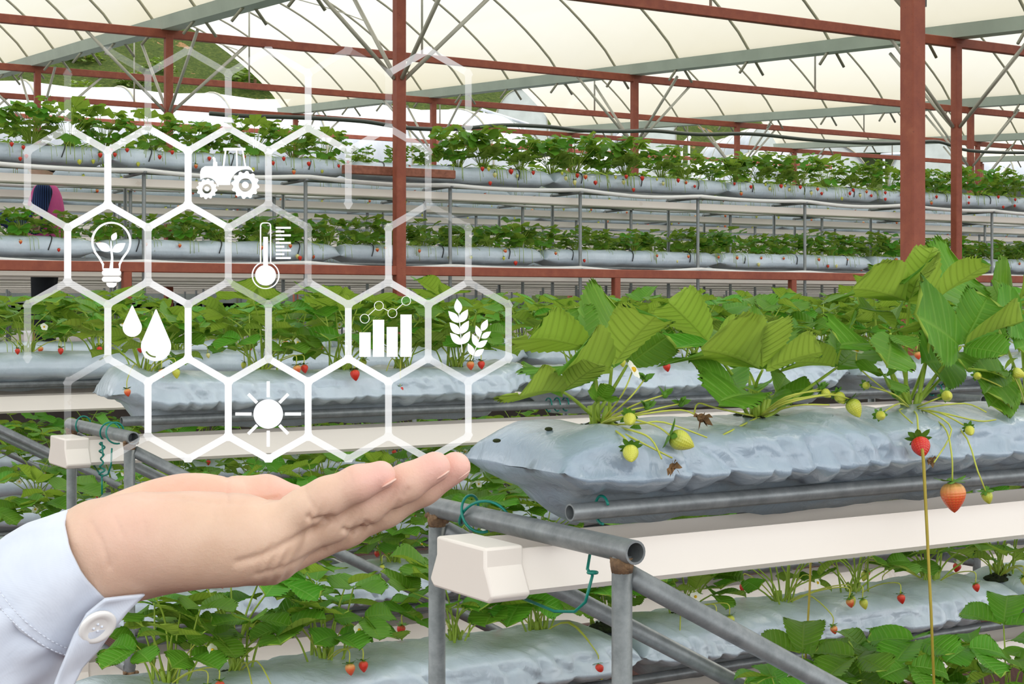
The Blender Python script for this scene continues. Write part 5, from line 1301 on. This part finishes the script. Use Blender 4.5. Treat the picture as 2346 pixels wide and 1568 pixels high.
def try_spot(px, dpt, s):
    p = P(px, HORIZON, dpt)
    if all((P(a, HORIZON, b) - p).length > (s + c_) * 1.12 for a, b, c_ in spots): spots.append((px, dpt, s))
for k in range(260): try_spot(rg.uniform(180, 660), rg.uniform(82, 116), rg.uniform(1.3, 2.6))
for k in range(90): try_spot(rg.uniform(-20, 2380), rg.uniform(66, 95), rg.uniform(.8, 1.7))
spots.sort()
for px, dpt, s in spots:
    p = P(px, HORIZON, dpt)
    if p.y < 52: continue
    p.z = Z(hill_h(p.x, p.y)) - .2 * s; f, tm = sm[n % 4]; o = bpy.data.objects.new('shrub', f); COL.objects.link(o); o.location = p; o.scale = (s, s, s); o.rotation_euler = (0, 0, rg.uniform(0, 6))
    s2 = bpy.data.objects.new('shrub_stem', tm); COL.objects.link(s2); s2.parent = o
    tag(o, 'leafy green shrub on the far hillside, %s from the left' % nth(min(n, 98)), 'shrub', 'shrubs on the far hillside'); n += 1
# plastic tunnels
t = NT('white_tunnel_film'); n1 = t.noise(1.3, 5, 0.6, t.mapping(t.coord(), (2.5, 0.6, 1)))
t.set(t.ramp(n1, [(0.3, srgb(176, 182, 190)), (0.7, srgb(200, 204, 208))]), 0.4, 0, 0.4); t.bump(n1, .4, .05); M['tunnel'] = t.mat
M['endfilm'] = simple('hazy_end_film', srgb(190, 196, 192), 0.4, 0, 0.4, 0.12, 2)
def tunnel(a, b, w, z0, wall, rise, label, ends=True):
    """Arched tunnel from a to b (x, y), width w, vertical side walls then an arch; film with thickness, hoop ribs, end sheets."""
    a, b = Vector((a[0], a[1], 0)), Vector((b[0], b[1], 0)); d = (b - a); L = d.length; d.normalize(); s = Vector((-d.y, d.x, 0)); n = 22; nl = max(8, int(L / 1.1))
    prof = [(-w / 2, 0)] + [(-w / 2 * math.cos(math.pi * k / n), wall + rise * math.sin(math.pi * k / n)) for k in range(n + 1)] + [(w / 2, 0)]; vs = []
    for i in range(nl + 1):
        sag = 0.045 * (i % 2)
        for (y, z) in prof: vs.append(a + d * (L * i / nl) + s * y * (1 - sag * .3) + Vector((0, 0, z0 + z * (1 - sag * .35))))
    k = len(prof); m = MB(); m.add(vs, [(i * k + j, (i + 1) * k + j, (i + 1) * k + j + 1, i * k + j + 1) for i in range(nl) for j in range(k - 1)])
    o = m.build('plastic_tunnel', M['tunnel'], label=label, cat='tunnel', group='white plastic tunnels outside'); md = o.modifiers.new('thickness', 'SOLIDIFY'); md.thickness = .02
    for e in ((a, 0.05), (b, -0.05)) if ends else ():
        q = MB(); q.add([e[0] + d * e[1] + s * y * .99 + Vector((0, 0, z0 + z * .99)) for y, z in prof], [tuple(range(k))]); q.build('end_sheet', M['endfilm'], o, smooth=False)
    for i in range(0, nl + 1, 2):
        r_ = MB(); r_.tube([a + d * (L * i / nl) + s * y * 1.003 + Vector((0, 0, z0 + z * 1.003)) for y, z in prof], .025, 5); r_.build('tunnel_hoop', M['hoop'], o)
    return o
def at(px, dpt): p = P(px, HORIZON, dpt); return (p.x, p.y)
tunnel((-2, 37.5), (21.3, 36.0), 5.0, Z(0.1), 3.6, 1.55, 'long white plastic tunnel wall filling the left background')
tunnel(at(1195, 66), at(1120, 90), 2.2, Z(6.6), 1.2, 1.5, 'white arched tunnel roof behind the centre, left of three')
tunnel(at(1342, 66), at(1232, 90), 2.2, Z(6.5), 1.1, 1.5, 'white arched tunnel roof behind the centre, middle of three')
tunnel(at(1490, 66), at(1345, 90), 2.2, Z(6.3), 1.0, 1.5, 'white arched tunnel roof behind the centre, right of three')
tunnel(at(1890, 42), at(1640, 47), 3.0, Z(3.2), .2, 1.1, 'white plastic tunnel beyond the back plants, right of centre')
tunnel(at(1500, 41), at(1050, 45), 2.6, Z(3.0), .2, .95, 'low white tunnel just above the back plants, centre')
tunnel(at(2130, 48), at(2480, 52), 3.4, Z(3.7), .3, 1.3, 'white plastic tunnel at the far right behind the columns')
tunnel(at(2160, 74), at(2500, 80), 3.6, Z(7.0), .3, 1.2, 'upper white tunnel at the far right')
tunnel(at(1790, 78), at(1660, 88), 3.4, Z(7.6), .3, 1.6, 'distant white tunnel roof left of the thickest column')
tunnel(at(2020, 62), at(1960, 70), 2.6, Z(6.2), .4, 1.1, 'small white tunnel just left of the thickest column')
# bamboo stakes and rails on the slope
rg = random.Random(5); k = 0
for q in sorted(rg.uniform(1120, 2340) for _ in range(54)):
    d_ = rg.uniform(46, 64); p = P(q, HORIZON, d_); p.z = Z(hill_h(p.x, p.y)) - .1; ln = rg.uniform(1.1, 2.3)
    MB().tube([p, p + Vector((rg.uniform(-.12, .12), 0, ln))], .025, 5).build('stake', M['strawf'], label='thin wooden stake on the slope, %s from the left' % nth(k), cat='stake', group='wooden stakes on the slope'); k += 1
for k, (x0, y0, x1, y1, dpt) in enumerate(((1100, 250, 1210, 285, 44), (1290, 322, 1460, 345, 40), (1430, 318, 1300, 308, 40), (1380, 345, 1425, 305, 40), (2020, 355, 2080, 352, 40), (1560, 335, 1580, 315, 40))):
    a_, b_ = P(x0, y0, dpt), P(x1, y1, dpt + 1)
    o = MB().tube([a_, b_], .045, 8).build('rail', M['tunnel'], label='white rail on the slope behind the plants, %s of six' % ['leftmost, sloping down', 'third from left', 'fourth from left', 'second from right of centre', 'rightmost', 'short steep one, fifth from left'][k], cat='rail', group='white rails on the slope')
    for p_ in (a_.lerp(b_, .08), a_.lerp(b_, .92)): MB().tube([p_, Vector((p_.x, p_.y, Z(hill_h(p_.x, p_.y)) - .1))], .03, 6).build('rail_post', M['tunnel'], o)

# ---- pickers half hidden behind the front back-rack row
M['pink'] = simple('pink_shirt', srgb(196, 84, 140), 0.85, 0, 0.2, 0.15, 8, 0.2); M['dark_cloth'] = simple('dark_trousers', srgb(36, 38, 42), 0.9, 0, 0.2, 0.2, 8)
M['grey_cloth'] = simple('grey_trousers', srgb(112, 106, 94), 0.9, 0, 0.2, 0.15, 8); M['grey_shirt'] = simple('dull_shirt', srgb(92, 96, 104), 0.9, 0, 0.2, 0.15, 8)
t = NT('navy_ribbed_sleeve'); wv = t.node('ShaderNodeTexWave', wave_type='BANDS', bands_direction='X'); wv.inputs['Scale'].default_value = 22; t.link(t.coord(), wv.inputs[0])
t.set(t.ramp(wv.outputs['Fac'], [(0.3, srgb(18, 24, 46)), (0.7, srgb(50, 72, 120))]), .85, 0, .2); M['navy'] = t.mat
M['hair'] = simple('black_hair', srgb(24, 20, 18), .6, 0, .4, .2, 30)
def picker(name_loc, rz, shirt, trousers, sleeve, label, seed):
    """Standing picker facing +x, both forearms reaching forward at chest height."""
    root = empty('person', name_loc, rz, label=label, cat='person'); st = .014
    g = grid((-.22, -.30, -.02), (.62, .30, 1.68), st); c_ = lambda *a: sd_cone(g, *a)
    head = smin(sd_ell(g, (.03, 0, 1.52), (.098, .078, .118)), c_((0, 0, 1.30), (.015, 0, 1.45), .055, .05), .03)
    head = smin(head, sd_ell(g, (.125, 0, 1.515), (.022, .016, .024)), .02); head = smin(head, sd_ell(g, (.03, .08, 1.51), (.025, .012, .032)), .01); head = smin(head, sd_ell(g, (.03, -.08, 1.51), (.025, .012, .032)), .01)
    torso = smin(sd_ell(g, (0, 0, 1.15), (.115, .19, .24)), sd_ell(g, (-.01, 0, .90), (.115, .17, .16)), .08)
    legs = None; arms = None; hands = None
    for s in (-1, 1):
        l = smin(c_((0, s * .09, .88), (.02, s * .10, .47), .085, .056), c_((.02, s * .10, .47), (-.02, s * .10, .08), .056, .042), .02); l = smin(l, c_((-.03, s * .10, .035), (.12, s * .11, .03), .042, .034), .03); legs = l if legs is None else np.minimum(legs, l)
        a = smin(c_((0, s * .20, 1.30), (.05, s * .25, 1.06), .052, .042), c_((.05, s * .25, 1.06), (.32, s * .17, 1.12), .042, .034), .02); arms = a if arms is None else np.minimum(arms, a)
        h = c_((.32, s * .17, 1.12), (.40, s * .15, 1.12), .03, .03)
        for k in range(4): h = smin(h, c_((.40, s * .15 + (k - 1.5) * .018, 1.115), (.47, s * .14 + (k - 1.5) * .016, 1.095), .011, .008), .006)
        h = smin(h, c_((.36, s * .15 - s * .03, 1.125), (.42, s * .15 - s * .055, 1.115), .012, .009), .008); hands = h if hands is None else np.minimum(hands, h)
    body = smin(smin(smin(torso, legs, .05), arms, .04), head, .03); body = smin(body, hands, .01)
    def net(f, name, mat, parent=root): vv, qq = surface_net(f, (-.22, -.30, -.02), st); return net_object(name, vv, qq, mat, parent)
    z = g[..., 2]; x = g[..., 0]
    net(body, 'body', M['skin'])
    up = np.maximum(smin(torso, legs, .05) - .012, -(z - .74)); up = np.maximum(up, z - 1.36)
    net(up, 'shirt', shirt)
    net(np.maximum(np.maximum(legs, -9) - .012, np.maximum(z - .80, -(z - .06))), 'trousers', trousers)
    net(np.maximum(arms - .012, x - .30), 'sleeve', sleeve)
    hr = np.maximum(sd_ell(g, (.015, 0, 1.545), (.108, .09, .12)), -np.maximum(sd_ell(g, (.11, 0, 1.50), (.08, .075, .09)), -9)); net(hr, 'hair', M['hair'])
    return root
pu = U_at(105, 11.05); picker((pu, 11.05, 0.9), R(180 - 20), M['pink'], M['dark_cloth'], M['navy'], 'person in pink shirt and navy ribbed sleeves picking behind the back racks at left', 1)
